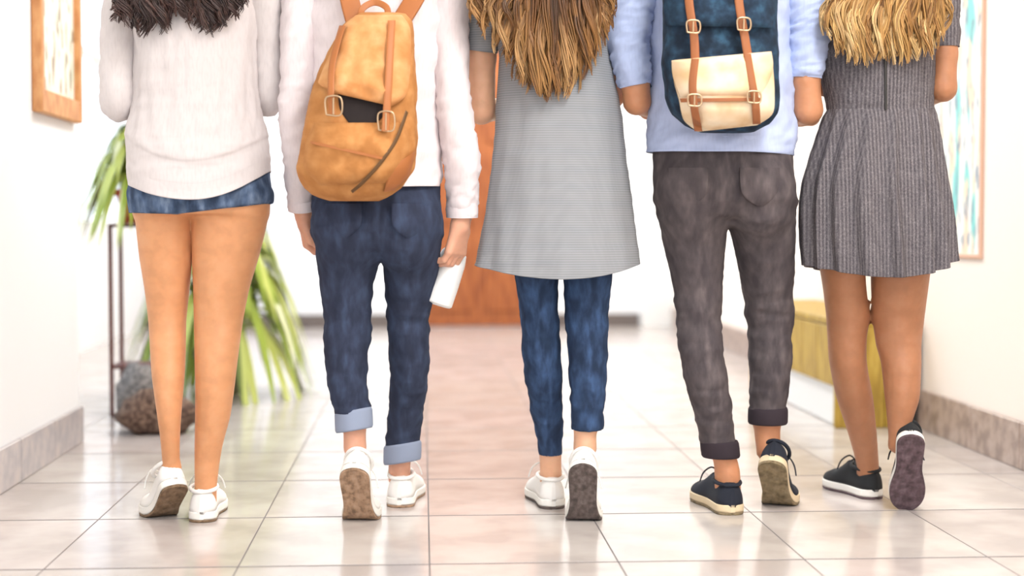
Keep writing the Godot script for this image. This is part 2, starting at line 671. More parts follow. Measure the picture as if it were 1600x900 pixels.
func trousers(parent: Node3D, called: String, lo: Vector3, hi: Vector3, stacks: Array, cones: Array, m: Material, amp: float, cuts := [], knees := []) -> MeshInstance3D:
	var f := Field.new(lo, hi, 0.0068)
	for s in stacks:
		f.stack(s[0], s[2], s[1])
	for c in cones:
		f.cone(c[0], c[1], c[2], c[3], c[4])
	for c in cuts:
		f.cut(c[0], c[1])
	var mb := MB.new()
	f.net(mb)
	displace(mb, func(p, _n):
		var k := 0.35
		for kn in knees:
			k += exp(-pow((p.y - kn[0]) / kn[1], 2.0)) * kn[2]
		return amp * k * (noise.get_noise_3d(p.x * 5.0 + p.y * 6.0, p.y * 17.0, p.z * 6.0) + 0.3 * noise.get_noise_3d(p.x * 14.0, p.y * 40.0 - p.x * 10.0, p.z * 14.0)))
	return put(called, mb, m, parent)

# a head of long hair in locks: ends [px, py] bottom edge, back(x, y) gives the z it lies on
func hair(parent: Node3D, m: Material, hc: Vector3, edge: Array, back: Callable, colors: Array, count: int, wave: float, thick: float, root_col: Color) -> void:
	var f := Field.new(hc - Vector3(0.16, 0.2, 0.16), hc + Vector3(0.16, 0.17, 0.17), 0.011)
	f.cone(hc + Vector3(0, 0.03, 0.02), 0.103, hc + Vector3(0, 0.028, -0.012), 0.095, 0.03)
	f.cone(hc + Vector3(0, 0.02, 0.03), 0.098, hc + Vector3(0, -0.1, 0.035), 0.09, 0.03)
	f.cut(Vector3(0, -0.55, -1.0), hc + Vector3(0, 0.06, -0.055))
	var mb := MB.new()
	mb.tint = root_col
	f.net(mb)
	var n: int = edge.size()
	for i in count:
		var u := (i + rng.randf()) / count
		var layer := rng.randf()
		var g := u * (n - 1)
		var k := mini(int(g), n - 2)
		var e: Vector2 = edge[k].lerp(edge[k + 1], g - k)
		e.y -= rng.randf() * rng.randf() * 60.0
		e.x += rng.randf_range(-6, 6)
		var endp := at(e.x, e.y, 0.14)
		endp.z = back.call(endp.x, endp.y) + 0.006 + layer * thick * 0.6
		var ang := (u - 0.5) * 2.5
		var top := hc + Vector3(sin(ang) * 0.082, rng.randf_range(0.05, 0.085), cos(ang) * 0.085 + 0.012)
		var nape := hc + Vector3(sin(ang) * 0.115, -0.14, cos(ang) * 0.11 + 0.03)
		var ph := rng.randf() * TAU
		var turns := rng.randf_range(6.0, 10.0)
		var amp := wave * rng.randf_range(0.5, 1.3)
		var cset: Array = colors[rng.randi() % colors.size()]
		for strand in 12:
			var off := Vector3(rng.randf_range(-1, 1), 0, rng.randf_range(-1, 1)) * 0.009
			var ph2 := ph + rng.randf_range(-0.22, 0.22)
			var cut := rng.randf_range(-0.012, 0.02)
			var pts := [top + off, nape + off]
			var rad := [0.0028, 0.0032]
			var steps := 9
			for s in range(1, steps + 1):
				var t := float(s) / steps
				var p := nape.lerp(endp + Vector3(0, cut, 0), t)
				p.x = lerpf(nape.x, endp.x, smoothstep(0.0, 0.75, t))
				var zb: float = back.call(p.x, p.y) + 0.006 + layer * thick * (1.0 - 0.3 * t)
				p.z = maxf(lerpf(nape.z, endp.z, t), zb)
				p += off * (1.0 - 0.7 * t)
				p.x += sin(ph2 + t * turns) * amp * (0.3 + t)
				p.z += cos(ph2 + t * turns) * amp * 0.6
				pts.append(p)
				rad.append(lerpf(0.0031, 0.0007, pow(t, 2.2)) * rng.randf_range(0.8, 1.15))
			var v0 := mb.v.size()
			mb.tube(pts, rad, 26, 4, null, false)
			var shade := rng.randf_range(0.6, 1.3)
			# dyed from root to tip
			for q in range(v0, mb.v.size()):
				var t: float = clampf((nape.y - mb.v[q].y) / (nape.y - endp.y), 0.0, 1.0)
				var cc: Color = cset[0].lerp(cset[1], smoothstep(0.25, 0.95, t))
				mb.c[q] = Color(cc.r * shade, cc.g * shade, cc.b * shade)
	put("hair", mb, m, parent)

func short_hair(parent: Node3D, m: Material, hc: Vector3) -> void:
	var f := Field.new(hc - Vector3(0.14, 0.14, 0.15), hc + Vector3(0.14, 0.16, 0.15), 0.01)
	f.cone(hc + Vector3(0, 0.038, 0.016), 0.1, hc + Vector3(0, 0.045, -0.025), 0.09, 0.03)
	f.cone(hc + Vector3(0, 0.0, 0.03), 0.084, hc + Vector3(0, -0.05, 0.035), 0.066, 0.03)
	f.cut(Vector3(0, -0.8, -1.0), hc + Vector3(0, 0.045, -0.04))
	var mb := MB.new()
	f.net(mb)
	displace(mb, func(p, _n): return 0.006 * noise.get_noise_3dv(p * 60.0))
	put("hair", mb, m, parent)


func wrinkle(amp: float, fx: float, fy: float, sd := 0.0) -> Callable:
	return func(p, _a, _t): return amp * (noise.get_noise_3d(p.x * fx + sd, p.y * fy, p.z * fx) + 0.5 * noise.get_noise_3d(p.x * fx * 2.3 + sd, p.y * fy * 2.3, p.z * fx * 2.3))

func _ready() -> void:
	rng.seed = 7
	noise.seed = 3
	noise.frequency = 1.0
	noise.fractal_octaves = 2
	soft.seed = 9
	soft.frequency = 1.0
	turn = Basis.from_euler(Vector3(-atan(98.0 / FOCAL), -atan(140.0 / FOCAL), 0))
	camera_and_light()
	materials()
	room()
	far_things()
	girl_in_shorts()
	boy_with_tan_bag()
	girl_in_tunic()
	boy_with_navy_bag()
	girl_in_dress()

# ------------------------------------------------------------------ camera, sky, lamps
func camera_and_light() -> void:
	var cam := Camera3D.new()
	cam.name = "camera"
	add_child(cam)
	cam.transform = Transform3D(turn, EYE)
	var lens := CameraAttributesPhysical.new()
	lens.frustum_focal_length = 12.0 / (450.0 / FOCAL)
	lens.frustum_focus_distance = 3.95
	lens.exposure_aperture = 1.7
	lens.frustum_near = 0.05
	lens.frustum_far = 200.0
	cam.attributes = lens
	cam.fov = rad_to_deg(2.0 * atan(450.0 / FOCAL))
	cam.current = true
	var sky_mat := ProceduralSkyMaterial.new()
	sky_mat.sky_top_color = Color(0.72, 0.83, 0.96)
	sky_mat.sky_horizon_color = Color(0.93, 0.96, 1.0)
	sky_mat.ground_horizon_color = Color(0.9, 0.9, 0.86)
	sky_mat.ground_bottom_color = Color(0.72, 0.72, 0.68)
	sky_mat.sky_energy_multiplier = 3.0
	sky_mat.ground_energy_multiplier = 2.4
	var sky := Sky.new()
	sky.sky_material = sky_mat
	var env := Environment.new()
	env.background_mode = Environment.BG_SKY
	env.sky = sky
	env.tonemap_mode = Environment.TONE_MAPPER_LINEAR
	env.tonemap_exposure = 0.36
	env.sdfgi_enabled = true
	env.ssao_enabled = true
	env.ssil_enabled = true
	var we := WorldEnvironment.new()
	we.name = "surroundings"
	we.environment = env
	add_child(we)

func added_ceiling_lamp(x: float, z: float, energy: float, label: String) -> void:  # unseen panel added overhead as key and fill light for the corridor
	var t := thing("added_ceiling_light", label, "light", Vector3(x, 3.0, z), "added ceiling lights along the corridor")
	var a := MB.new()
	a.box(Vector3(x, 2.975, z), Vector3(0.66, 0.05, 1.26), 0.006)
	put("housing", a, M.white_paint, t)
	var b := MB.new()
	b.box(Vector3(x, 2.947, z), Vector3(0.6, 0.012, 1.2), 0.004)
	put("diffuser", b, M.added_panel_glow, t)
	var l := AreaLight3D.new()
	l.name = "lamp"
	l.area_size = Vector2(0.6, 1.2)
	l.light_energy = energy
	l.light_color = Color(1.0, 0.995, 0.99)
	l.shadow_enabled = true
	l.area_range = 30.0
	l.area_attenuation = 2.0
	t.add_child(l)
	l.position = Vector3(0, -0.065, 0)
	l.rotation_degrees = Vector3(-90, 0, 0)

func materials() -> void:
	var W := Color(1, 1, 1)
	mat("wall_paint", Color(0.93, 0.935, 0.94), 0.75)
	mat("wall_cream", Color(0.95, 0.905, 0.86), 0.75)
	mat("white_paint", Color(0.93, 0.93, 0.92), 0.5)
	var g := mat("added_panel_glow", Color(0.95, 0.95, 0.95), 0.5)  # glowing face of the added ceiling panels
	g.emission_enabled = true
	g.emission = Color(1, 0.97, 0.93)
	g.emission_energy_multiplier = 3.0
	for k in 4:
		var base: Color = [Color(0.77, 0.735, 0.71), Color(0.79, 0.76, 0.735), Color(0.755, 0.72, 0.70), Color(0.78, 0.74, 0.72)][k]
		var m := mat("tile_%d" % k, W, 0.16, 0.44)
		tri_map(m, ramp_tex(0.006, [base.darkened(0.05), base, base.lightened(0.12)], [0.25, 0.5, 0.8], FastNoiseLite.TYPE_SIMPLEX_SMOOTH, 20 + k), Vector3.ONE * 1.1)
		m.uv1_world_triplanar = true
		m.uv1_offset = Vector3(k * 0.31, 0, k * 0.17)
	mat("grout", Color(0.47, 0.45, 0.45), 0.95, 0.2)
	var sk := mat("skirting", W, 0.35)
	tri_map(sk, ramp_tex(0.012, [Color(0.56, 0.49, 0.45), Color(0.66, 0.58, 0.53), Color(0.71, 0.64, 0.6)], [0.2, 0.55, 0.85], FastNoiseLite.TYPE_SIMPLEX_SMOOTH, 31), Vector3.ONE * 2.0)
	var sk2 := mat("skirting_pale", W, 0.3)
	tri_map(sk2, ramp_tex(0.012, [Color(0.7, 0.68, 0.69), Color(0.76, 0.73, 0.73), Color(0.8, 0.76, 0.745)], [0.2, 0.55, 0.85], FastNoiseLite.TYPE_SIMPLEX_SMOOTH, 33), Vector3.ONE * 2.0)
	mat("skirting_dark", Color(0.42, 0.38, 0.36), 0.5)
	var dw := mat("door_wood", W, 0.45)
	tri_map(dw, ramp_tex(0.02, [Color(0.5, 0.25, 0.1), Color(0.62, 0.34, 0.15), Color(0.68, 0.4, 0.2)], [0.2, 0.5, 0.85], FastNoiseLite.TYPE_SIMPLEX_SMOOTH, 41), Vector3(3.0, 0.35, 3.0))
	var fw := mat("frame_wood", W, 0.5)
	tri_map(fw, ramp_tex(0.02, [Color(0.74, 0.5, 0.3), Color(0.8, 0.57, 0.36), Color(0.85, 0.64, 0.43)], [0.2, 0.5, 0.85], FastNoiseLite.TYPE_SIMPLEX_SMOOTH, 42), Vector3(2.0, 1.0, 2.0))
	mat("frame_pale", Color(0.84, 0.68, 0.58), 0.5)
	var yw := mat("yellow_wood", W, 0.5)
	tri_map(yw, ramp_tex(0.02, [Color(0.6, 0.48, 0.16), Color(0.7, 0.57, 0.21), Color(0.77, 0.65, 0.29)], [0.2, 0.5, 0.85], FastNoiseLite.TYPE_SIMPLEX_SMOOTH, 43), Vector3(2.5, 0.4, 2.5))
	mat("dark_metal", Color(0.16, 0.15, 0.14), 0.45)
	mat("stand_metal", Color(0.38, 0.2, 0.17), 0.5)
	mat("steel", Color(0.7, 0.7, 0.7), 0.3).metallic = 1.0
	mat("brass", Color(0.74, 0.64, 0.52), 0.35).metallic = 1.0
	var gl := mat("glass", Color(0.95, 0.98, 1.0, 0.08), 0.02)
	gl.transparency = BaseMaterial3D.TRANSPARENCY_ALPHA
	mat("terracotta", Color(0.72, 0.3, 0.17), 0.75)
	mat("soil", Color(0.2, 0.14, 0.1), 0.95)
	mat("olive_pot", Color(0.36, 0.36, 0.2), 0.5)
	for k in 4:
		var lf := mat("leaf_%d" % k, [Color(0.38, 0.45, 0.13), Color(0.58, 0.66, 0.22), Color(0.76, 0.8, 0.42), Color(0.88, 0.9, 0.72)][k], 0.5)
		lf.backlight = Color(0.55, 0.6, 0.3)
	var st := mat("stone_brown", W, 0.85)
	tri_map(st, ramp_tex(0.02, [Color(0.26, 0.19, 0.16), Color(0.42, 0.33, 0.28), Color(0.6, 0.5, 0.42)], [0.25, 0.5, 0.8], FastNoiseLite.TYPE_SIMPLEX_SMOOTH, 51), Vector3.ONE * 4.0)
	var sg := mat("stone_grey", W, 0.85)
	tri_map(sg, ramp_tex(0.02, [Color(0.36, 0.35, 0.35), Color(0.5, 0.49, 0.49), Color(0.66, 0.64, 0.62)], [0.25, 0.5, 0.8], FastNoiseLite.TYPE_SIMPLEX_SMOOTH, 52), Vector3.ONE * 4.0)
	# skin
	for a in [["skin_tan", Color(0.84, 0.60, 0.42)], ["skin_fair", Color(0.86, 0.64, 0.53)], ["skin_rose", Color(0.87, 0.67, 0.54)], ["skin_warm", Color(0.78, 0.54, 0.39)], ["skin_bronze", Color(0.68, 0.465, 0.33)]]:
		var m := mat(a[0], W, 0.5, 0.45)
		var c: Color = a[1]
		tri_map(m, ramp_tex(0.02, [c.darkened(0.05), c, c.lightened(0.05)], [0.25, 0.5, 0.75], FastNoiseLite.TYPE_SIMPLEX_SMOOTH, 61, 256), Vector3.ONE * 3.0)
		m.subsurf_scatter_enabled = true
		m.subsurf_scatter_strength = 0.12
	# cloth
	for a in [["blouse", Color(0.83, 0.80, 0.795)], ["white_shirt", Color(0.90, 0.86, 0.865)], ["blue_shirt", Color(0.72, 0.77, 0.90)]]:
		var m := mat(a[0], W, 0.9, 0.3)
		var c: Color = a[1]
		tri_map(m, ramp_tex(0.03, [c.darkened(0.03), c, c.lightened(0.03)], [0.2, 0.5, 0.8], FastNoiseLite.TYPE_SIMPLEX_SMOOTH, 71, 256), Vector3(14, 3, 14))
		m.backlight = Color(0.12, 0.12, 0.12)
	for a in [["denim_dark", Color(0.185, 0.205, 0.27), Color(0.215, 0.242, 0.318), Color(0.265, 0.31, 0.405)], ["denim_blue", Color(0.16, 0.205, 0.29), Color(0.2, 0.265, 0.375), Color(0.28, 0.38, 0.53)], ["denim_grey", Color(0.29, 0.265, 0.275), Color(0.34, 0.312, 0.318), Color(0.42, 0.385, 0.385)], ["denim_shorts", Color(0.2, 0.25, 0.33), Color(0.32, 0.39, 0.5), Color(0.55, 0.62, 0.72)]]:
		var m := mat(a[0], W, 0.95, 0.25)
		tri_map(m, ramp_tex(0.012, [a[1], a[2], a[3]], [0.25, 0.52, 0.9], FastNoiseLite.TYPE_SIMPLEX_SMOOTH, 81, 512, 5), Vector3(4.5, 1.6, 4.5))
	mat("denim_cuff", Color(0.56, 0.6, 0.68), 0.95, 0.25)
	mat("denim_cuff_grey", Color(0.23, 0.2, 0.22), 0.95, 0.25)
	mat("stitch", Color(0.5, 0.45, 0.36), 0.9)
	# the tunic's fine stripes run round the body
	var stripes := image_tex(64, 256, func(x, y):
		var s := 0.5 + 0.5 * sin(TAU * y / 8.0)
		var w := 0.5 + 0.5 * sin(y * 0.11 + sin(x * TAU / 64.0) * 0.6)
		var c := Color(0.53, 0.54, 0.555).lerp(Color(0.615, 0.625, 0.64), s * s)
		return c.lerp(Color(0.6, 0.6, 0.6), 0.25 * w))
	tri_map(mat("tunic", W, 0.95, 0.25), stripes, Vector3(4, 5, 4))
	var fleck := image_tex(128, 128, func(x, y):
		var n := absf(noise.get_noise_2d(x * 0.9, y * 0.16 + 40.0))
		var d := 0.5 + 0.5 * sin(TAU * x / 6.4)
		return Color(0.25, 0.235, 0.255).lerp(Color(0.6, 0.575, 0.575), clampf(d * 0.45 + n * 0.7, 0, 1)))
	tri_map(mat("dress", W, 0.95, 0.25), fleck, Vector3(5, 5, 5))
	# bags
	var tan_ := mat("tan_canvas", W, 0.8, 0.35)
	tri_map(tan_, ramp_tex(0.012, [Color(0.66, 0.44, 0.24), Color(0.72, 0.495, 0.285), Color(0.78, 0.565, 0.35)], [0.2, 0.5, 0.85], FastNoiseLite.TYPE_SIMPLEX_SMOOTH, 91, 512, 5), Vector3.ONE * 3.0)
	var tan2 := mat("tan_flap", W, 0.75, 0.35)
	tri_map(tan2, ramp_tex(0.01, [Color(0.74, 0.5, 0.29), Color(0.8, 0.575, 0.365), Color(0.86, 0.66, 0.46)], [0.2, 0.5, 0.85], FastNoiseLite.TYPE_SIMPLEX_SMOOTH, 92, 512, 5), Vector3.ONE * 3.0)
	mat("tan_leather", Color(0.66, 0.4, 0.2), 0.55)
	mat("gap_shade", Color(0.12, 0.09, 0.09), 0.9)  # near-black colour for the shaded gap under the tan flap
	mat("zip", Color(0.36, 0.24, 0.1), 0.6)
	var nv := mat("navy_canvas", W, 0.8, 0.35)
	tri_map(nv, ramp_tex(0.012, [Color(0.08, 0.13, 0.19), Color(0.14, 0.22, 0.3), Color(0.22, 0.36, 0.46)], [0.25, 0.55, 0.9], FastNoiseLite.TYPE_SIMPLEX_SMOOTH, 93, 512, 5), Vector3.ONE * 3.0)
	var cr := mat("cream_canvas", W, 0.8, 0.35)
	tri_map(cr, ramp_tex(0.012, [Color(0.86, 0.72, 0.54), Color(0.93, 0.82, 0.67), Color(0.96, 0.9, 0.8)], [0.2, 0.5, 0.85], FastNoiseLite.TYPE_SIMPLEX_SMOOTH, 94, 256), Vector3.ONE * 3.0)
	mat("brown_leather", Color(0.6, 0.36, 0.2), 0.55)
	# shoes
	mat("white_canvas", Color(0.93, 0.92, 0.9), 0.8)
	mat("white_rubber", Color(0.93, 0.92, 0.89), 0.5)
	mat("navy_shoe", Color(0.1, 0.12, 0.17), 0.85)
	mat("black_shoe", Color(0.11, 0.12, 0.13), 0.85)
	mat("cream_rubber", Color(0.86, 0.78, 0.64), 0.6)
	for a in [["sole_brown", Color(0.5, 0.4, 0.3)], ["sole_tan", Color(0.66, 0.53, 0.42)], ["sole_grey", Color(0.36, 0.31, 0.29)], ["sole_olive", Color(0.52, 0.45, 0.33)], ["sole_mauve", Color(0.36, 0.28, 0.30)]]:
		var m := mat(a[0], W, 0.85)
		var c: Color = a[1]
		tri_map(m, ramp_tex(0.03, [c.darkened(0.35), c, c.lightened(0.15)], [0.15, 0.5, 0.85], FastNoiseLite.TYPE_SIMPLEX_SMOOTH, 95, 256), Vector3.ONE * 6.0)
	mat("lace_white", Color(0.9, 0.9, 0.88), 0.9)
	mat("lace_dark", Color(0.15, 0.15, 0.19), 0.9)
	mat("bottle_white", Color(0.94, 0.94, 0.93), 0.3)
	mat("cap_dark", Color(0.07, 0.06, 0.06), 0.5)
	var hm := mat("hair", W, 0.45, 0.5)
	hm.vertex_color_use_as_albedo = true
	mat("short_hair", Color(0.2, 0.13, 0.08), 0.6)
	# prints
	var art := image_tex(96, 160, func(x, y):
		var n := noise.get_noise_2d(x * 0.05, y * 0.018)
		var n2 := noise.get_noise_2d(x * 0.07 + 30.0, y * 0.03)
		var n3 := noise.get_noise_2d(x * 0.16 - 20.0, y * 0.07)
		var c := Color(0.93, 0.93, 0.9)
		c = c.lerp(Color(0.52, 0.82, 0.8), smoothstep(0.1, 0.35, n))
		c = c.lerp(Color(0.95, 0.85, 0.74), smoothstep(0.15, 0.35, n2))
		c = c.lerp(Color(0.5, 0.56, 0.62), smoothstep(0.28, 0.42, n3) * 0.8)
		return c)
	var am := mat("mural_print", W, 0.6)
	am.albedo_texture = art
	var sketch := image_tex(96, 128, func(x, y):
		var n := noise.get_noise_2d(x * 0.11, y * 0.04)
		var n2 := noise.get_noise_2d(x * 0.05 + 9.0, y * 0.05)
		var c := Color(0.96, 0.93, 0.87)
		c = c.lerp(Color(0.86, 0.9, 0.83), smoothstep(0.0, 0.3, n2))
		c = c.lerp(Color(0.52, 0.46, 0.38), smoothstep(0.22, 0.4, n) * 0.75)
		return c)
	var sm := mat("sketch_print", W, 0.6)
	sm.albedo_texture = sketch

# ------------------------------------------------------------------ the corridor
func structure(called: String, mb: MB, m: Material, parent: Node = self) -> MeshInstance3D:
	return put(called, mb, m, parent, "structure" if parent == self else "")

func wall_box(called: String, lo: Vector3, hi: Vector3, m: Material) -> MeshInstance3D:
	var mb := MB.new()
	mb.box((lo + hi) * 0.5, hi - lo, 0.004)
	return structure(called, mb, m)

const XL := -1.23
const XR := 1.91
const XREC := -2.1
const ZFAR := -7.5
const ZEND := -1.48
const ZNEAR := 7.0
const TOP := 3.0

func room() -> void:
	# floor: a bed of grout with tiles set on it
	var bed := MB.new()
	bed.box(Vector3((XREC + XR) * 0.5, -0.0507, (ZNEAR + ZFAR) * 0.5), Vector3(XR - XREC + 0.4, 0.1, ZNEAR - ZFAR + 0.4), 0.002)
	var fl := structure("floor", bed, M.grout)
	var tw := 0.435
	var tl := 0.58
	var variants := []
	for k in 4:
		var tm := MB.new()
		tm.box(Vector3(0, -0.005, 0), Vector3(tw - 0.0034, 0.01, tl - 0.012), 0.0004)
		variants.append(tm.build())
	var x0 := 0.0146
	var z0 := 4.0 - 3.437
	for i in range(-5, 5):
		for j in range(-14, 12):
			var xa: float = x0 + i * tw
			var za: float = z0 + j * tl
			if xa + tw < XREC or xa > XR or za + tl < ZFAR or za > ZNEAR: continue
			if za > ZEND and xa + tw < XL: continue
			var o := MeshInstance3D.new()
			o.name = "tile"
			var r := rng.randi() % 4
			o.mesh = variants[r]
			o.material_override = M["tile_%d" % r]
			fl.add_child(o, true)
			o.position = Vector3(xa + tw * 0.5, 0, za + tl * 0.5)
	wall_box("wall_left", Vector3(XL - 0.16, -0.01, ZEND), Vector3(XL, TOP, ZNEAR), M.wall_paint)
	wall_box("wall_right", Vector3(XR, -0.01, ZFAR), Vector3(XR + 0.16, TOP, ZNEAR), M.wall_cream)
	wall_box("wall_far", Vector3(XREC - 0.16, -0.01, ZFAR - 0.16), Vector3(XR + 0.16, TOP, ZFAR), M.wall_paint)
	wall_box("wall_alcove", Vector3(XREC - 0.16, -0.01, ZEND), Vector3(XL - 0.16, TOP, ZEND + 0.16), M.wall_paint)
	wall_box("ceiling", Vector3(XREC - 0.16, TOP, ZFAR - 0.16), Vector3(XR + 0.16, TOP + 0.12, ZNEAR + 0.16), M.white_paint)
	# the alcove's window side: wall under and over a row of windows
	wall_box("wall_sill", Vector3(XREC - 0.16, -0.01, ZFAR), Vector3(XREC, 0.75, ZEND), M.wall_paint)
	wall_box("wall_lintel", Vector3(XREC - 0.16, 2.6, ZFAR), Vector3(XREC, TOP, ZEND), M.wall_paint)
	var zs := [ZFAR, -5.9, -4.3, -2.7, ZEND]
	for k in 3:
		var za: float = [-7.2, -5.35, -3.5][k]
		var zb: float = za + 1.7
		var wn := MB.new()
		for e in [[za, za + 0.06], [zb - 0.06, zb], [(za + zb) * 0.5 - 0.025, (za + zb) * 0.5 + 0.025]]:
			wn.box(Vector3(XREC - 0.08, 1.675, (e[0] + e[1]) * 0.5), Vector3(0.07, 1.85, e[1] - e[0]), 0.006)
		for y in [0.78, 2.57, 1.9]:
			wn.box(Vector3(XREC - 0.08, y, (za + zb) * 0.5), Vector3(0.068, 0.06, zb - za), 0.006)
		var wo := structure("window_%d" % (k + 1), wn, M.white_paint)
		for q in 2:
			var pane := MB.new()
			var zc: float = lerpf(za, zb, 0.27 + 0.46 * q)
			pane.box(Vector3(XREC - 0.08, 1.675, zc), Vector3(0.006, 1.75, 0.76), 0.001)
			put("pane", pane, M.glass, wo)
	for k in 4:
		var a: float = [ZFAR, -5.5, -3.65, -1.8][k]
		var b: float = [-7.2, -5.35, -3.5, ZEND][k]
		wall_box("wall_pier_%s" % ["far", "second", "third", "near"][k], Vector3(XREC - 0.16, 0.75, a), Vector3(XREC, 2.6, b), M.wall_paint)
	# the unseen near end: left open under a lintel to let sky light in
	wall_box("wall_near", Vector3(XL - 0.16, 2.5, ZNEAR), Vector3(XR + 0.16, TOP, ZNEAR + 0.16), M.wall_paint)
	# skirting of stone pieces
	skirting("baseboard_left", Vector3(XL, 0, ZEND), Vector3(XL, 0, ZNEAR), 0.13, Vector3(1, 0, 0), M.skirting_pale)
	skirting("baseboard_right", Vector3(XR, 0, ZFAR), Vector3(XR, 0, ZNEAR), 0.15, Vector3(-1, 0, 0), M.skirting)
	skirting("baseboard_far_left", Vector3(XREC, 0, ZFAR), Vector3(-0.1, 0, ZFAR), 0.1, Vector3(0, 0, 1), M.skirting_dark)
	skirting("baseboard_far_right", Vector3(0.96, 0, ZFAR), Vector3(1.66, 0, ZFAR), 0.1, Vector3(0, 0, 1), M.skirting_dark)
	wall_box("trim_1", Vector3(1.67, 0, ZFAR), Vector3(XR, TOP, ZFAR + 0.12), M.white_paint)
	door()
	added_ceiling_lamp(1.1, 4.6, 26.0, "added white ceiling light panel nearest the open near end")
	added_ceiling_lamp(1.1, 1.9, 22.0, "added white ceiling light panel just behind the walking group")
	added_ceiling_lamp(0.35, -0.9, 12.0, "added white ceiling light panel just ahead of the walking group")
	added_ceiling_lamp(0.35, -3.7, 18.0, "added white ceiling light panel over the yellow bench's far end")
	added_ceiling_lamp(0.35, -6.3, 20.0, "added white ceiling light panel nearest the brown door")

func skirting(called: String, a: Vector3, b: Vector3, high: float, out: Vector3, m: Material) -> void:
	var dir := (b - a).normalized()
	var total := a.distance_to(b)
	var n := int(ceil(total / 0.435))
	var back := MB.new()
	back.box((a + b) * 0.5 + Vector3(0, high * 0.5, 0) + out * 0.003, dir.abs() * total + Vector3(0, high - 0.004, 0) + out.abs() * 0.006, 0.001)
	var o := structure(called, back, M.grout)
	for k in n:
		var l0 := total * k / n
		var l1 := total * (k + 1) / n
		var c := a + dir * (l0 + l1) * 0.5 + Vector3(0, high * 0.5, 0) + out * 0.008
		var p := MB.new()
		p.box(c, dir.abs() * (l1 - l0 - 0.004) + Vector3(0, high, 0) + out.abs() * 0.016, 0.003)
		put("skirting_tile", p, m, o)

func door() -> void:
	var c := Vector3(0.43, 0, ZFAR)
	var w := 0.92
	var hgt := 2.08
	var fr := MB.new()
	for e in [-1.0, 1.0]:
		fr.box(c + Vector3(e * (w * 0.5 + 0.035), hgt * 0.5 + 0.03, 0.03), Vector3(0.07, hgt + 0.06, 0.07), 0.006)
	fr.box(c + Vector3(0, hgt + 0.065, 0.03), Vector3(w + 0.14, 0.07, 0.07), 0.006)
	var d := structure("door_1", fr, M.door_wood)
	var leaf := MB.new()
	leaf.box(c + Vector3(0, hgt * 0.5 + 0.01, 0.012), Vector3(w - 0.01, hgt, 0.02), 0.003)
	put("leaf", leaf, M.door_wood, d)
	for r in [[0.12, 0.62], [0.78, 1.28], [1.4, 1.96]]:
		for e in [-1.0, 1.0]:
			var p := MB.new()
			p.box(c + Vector3(e * 0.21, (r[0] + r[1]) * 0.5, 0.027), Vector3(0.33, r[1] - r[0], 0.014), 0.008)
			put("panel", p, M.door_wood, d)
	var h := MB.new()
	h.tube([c + Vector3(0.39, 1.02, 0.03), c + Vector3(0.39, 1.02, 0.075), c + Vector3(0.33, 1.02, 0.08), c + Vector3(0.28, 1.02, 0.08)], [0.01, 0.01, 0.009, 0.008], 12, 8)
	put("handle", h, M.steel, d)

# a strap leaf bending over, from base through the tip
func strap_leaf(mb: MB, base: Vector3, dir: Vector3, rise: float, reach: float, drop: float, width: float) -> void:
	var side := dir.cross(Vector3.UP).normalized()
	var v0 := mb.v.size()
	var i0 := mb.idx.size()
	var n := 10
	var wob := rng.randf_range(-0.04, 0.04)
	for k in n + 1:
		var t := float(k) / n
		var p := base + dir * reach * (t * 0.55 + t * t * 0.45) + Vector3.UP * (rise * sin(minf(t * 1.9, PI * 0.5)) - drop * t * t * t) + side * wob * t * t
		var w := width * pow(sin(PI * clampf(0.08 + t * 0.92, 0.0, 1.0)), 0.6) + 0.0006
		mb.vert(p - side * w, Vector2(0, t))
		mb.vert(p - Vector3.UP * w * 0.35, Vector2(0.5, t))
		mb.vert(p + side * w, Vector2(1, t))
	for k in n:
		var a := v0 + k * 3
		mb.quad(a, a + 1, a + 4, a + 3)
		mb.quad(a + 1, a + 2, a + 5, a + 4)

func pot(parent: Node3D, at_: Vector3, r0: float, r1: float, hgt: float, m: Material) -> void:
	var mb := MB.new()
	var rings := []
	for q in [[r0 * 0.96, 0.0], [r0, 0.006], [lerpf(r0, r1, 0.8), hgt * 0.8], [r1 * 1.0, hgt * 0.8], [r1 * 1.1, hgt * 0.82], [r1 * 1.1, hgt * 0.98], [r1 * 1.06, hgt], [r1 * 0.96, hgt], [r1 * 0.92, hgt * 0.9]]:
		var ring := PackedVector3Array()
		for k in 28:
			ring.append(at_ + Vector3(cos(TAU * k / 28) * q[0], q[1], sin(TAU * k / 28) * q[0]))
		rings.append(ring)
	mb.loft(rings, true, false)
	put("pot", mb, m, parent)
	var s := MB.new()
	var ring2 := []
	for q in [[r1 * 0.94, hgt * 0.88], [r1 * 0.9, hgt * 0.92], [0.01, hgt * 0.94]]:
		var ring := PackedVector3Array()
		for k in 20:
			ring.append(at_ + Vector3(cos(TAU * k / 20) * q[0], q[1], sin(TAU * k / 20) * q[0]))
		ring2.append(ring)
	s.loft(ring2)
	put("soil", s, M.soil, parent)

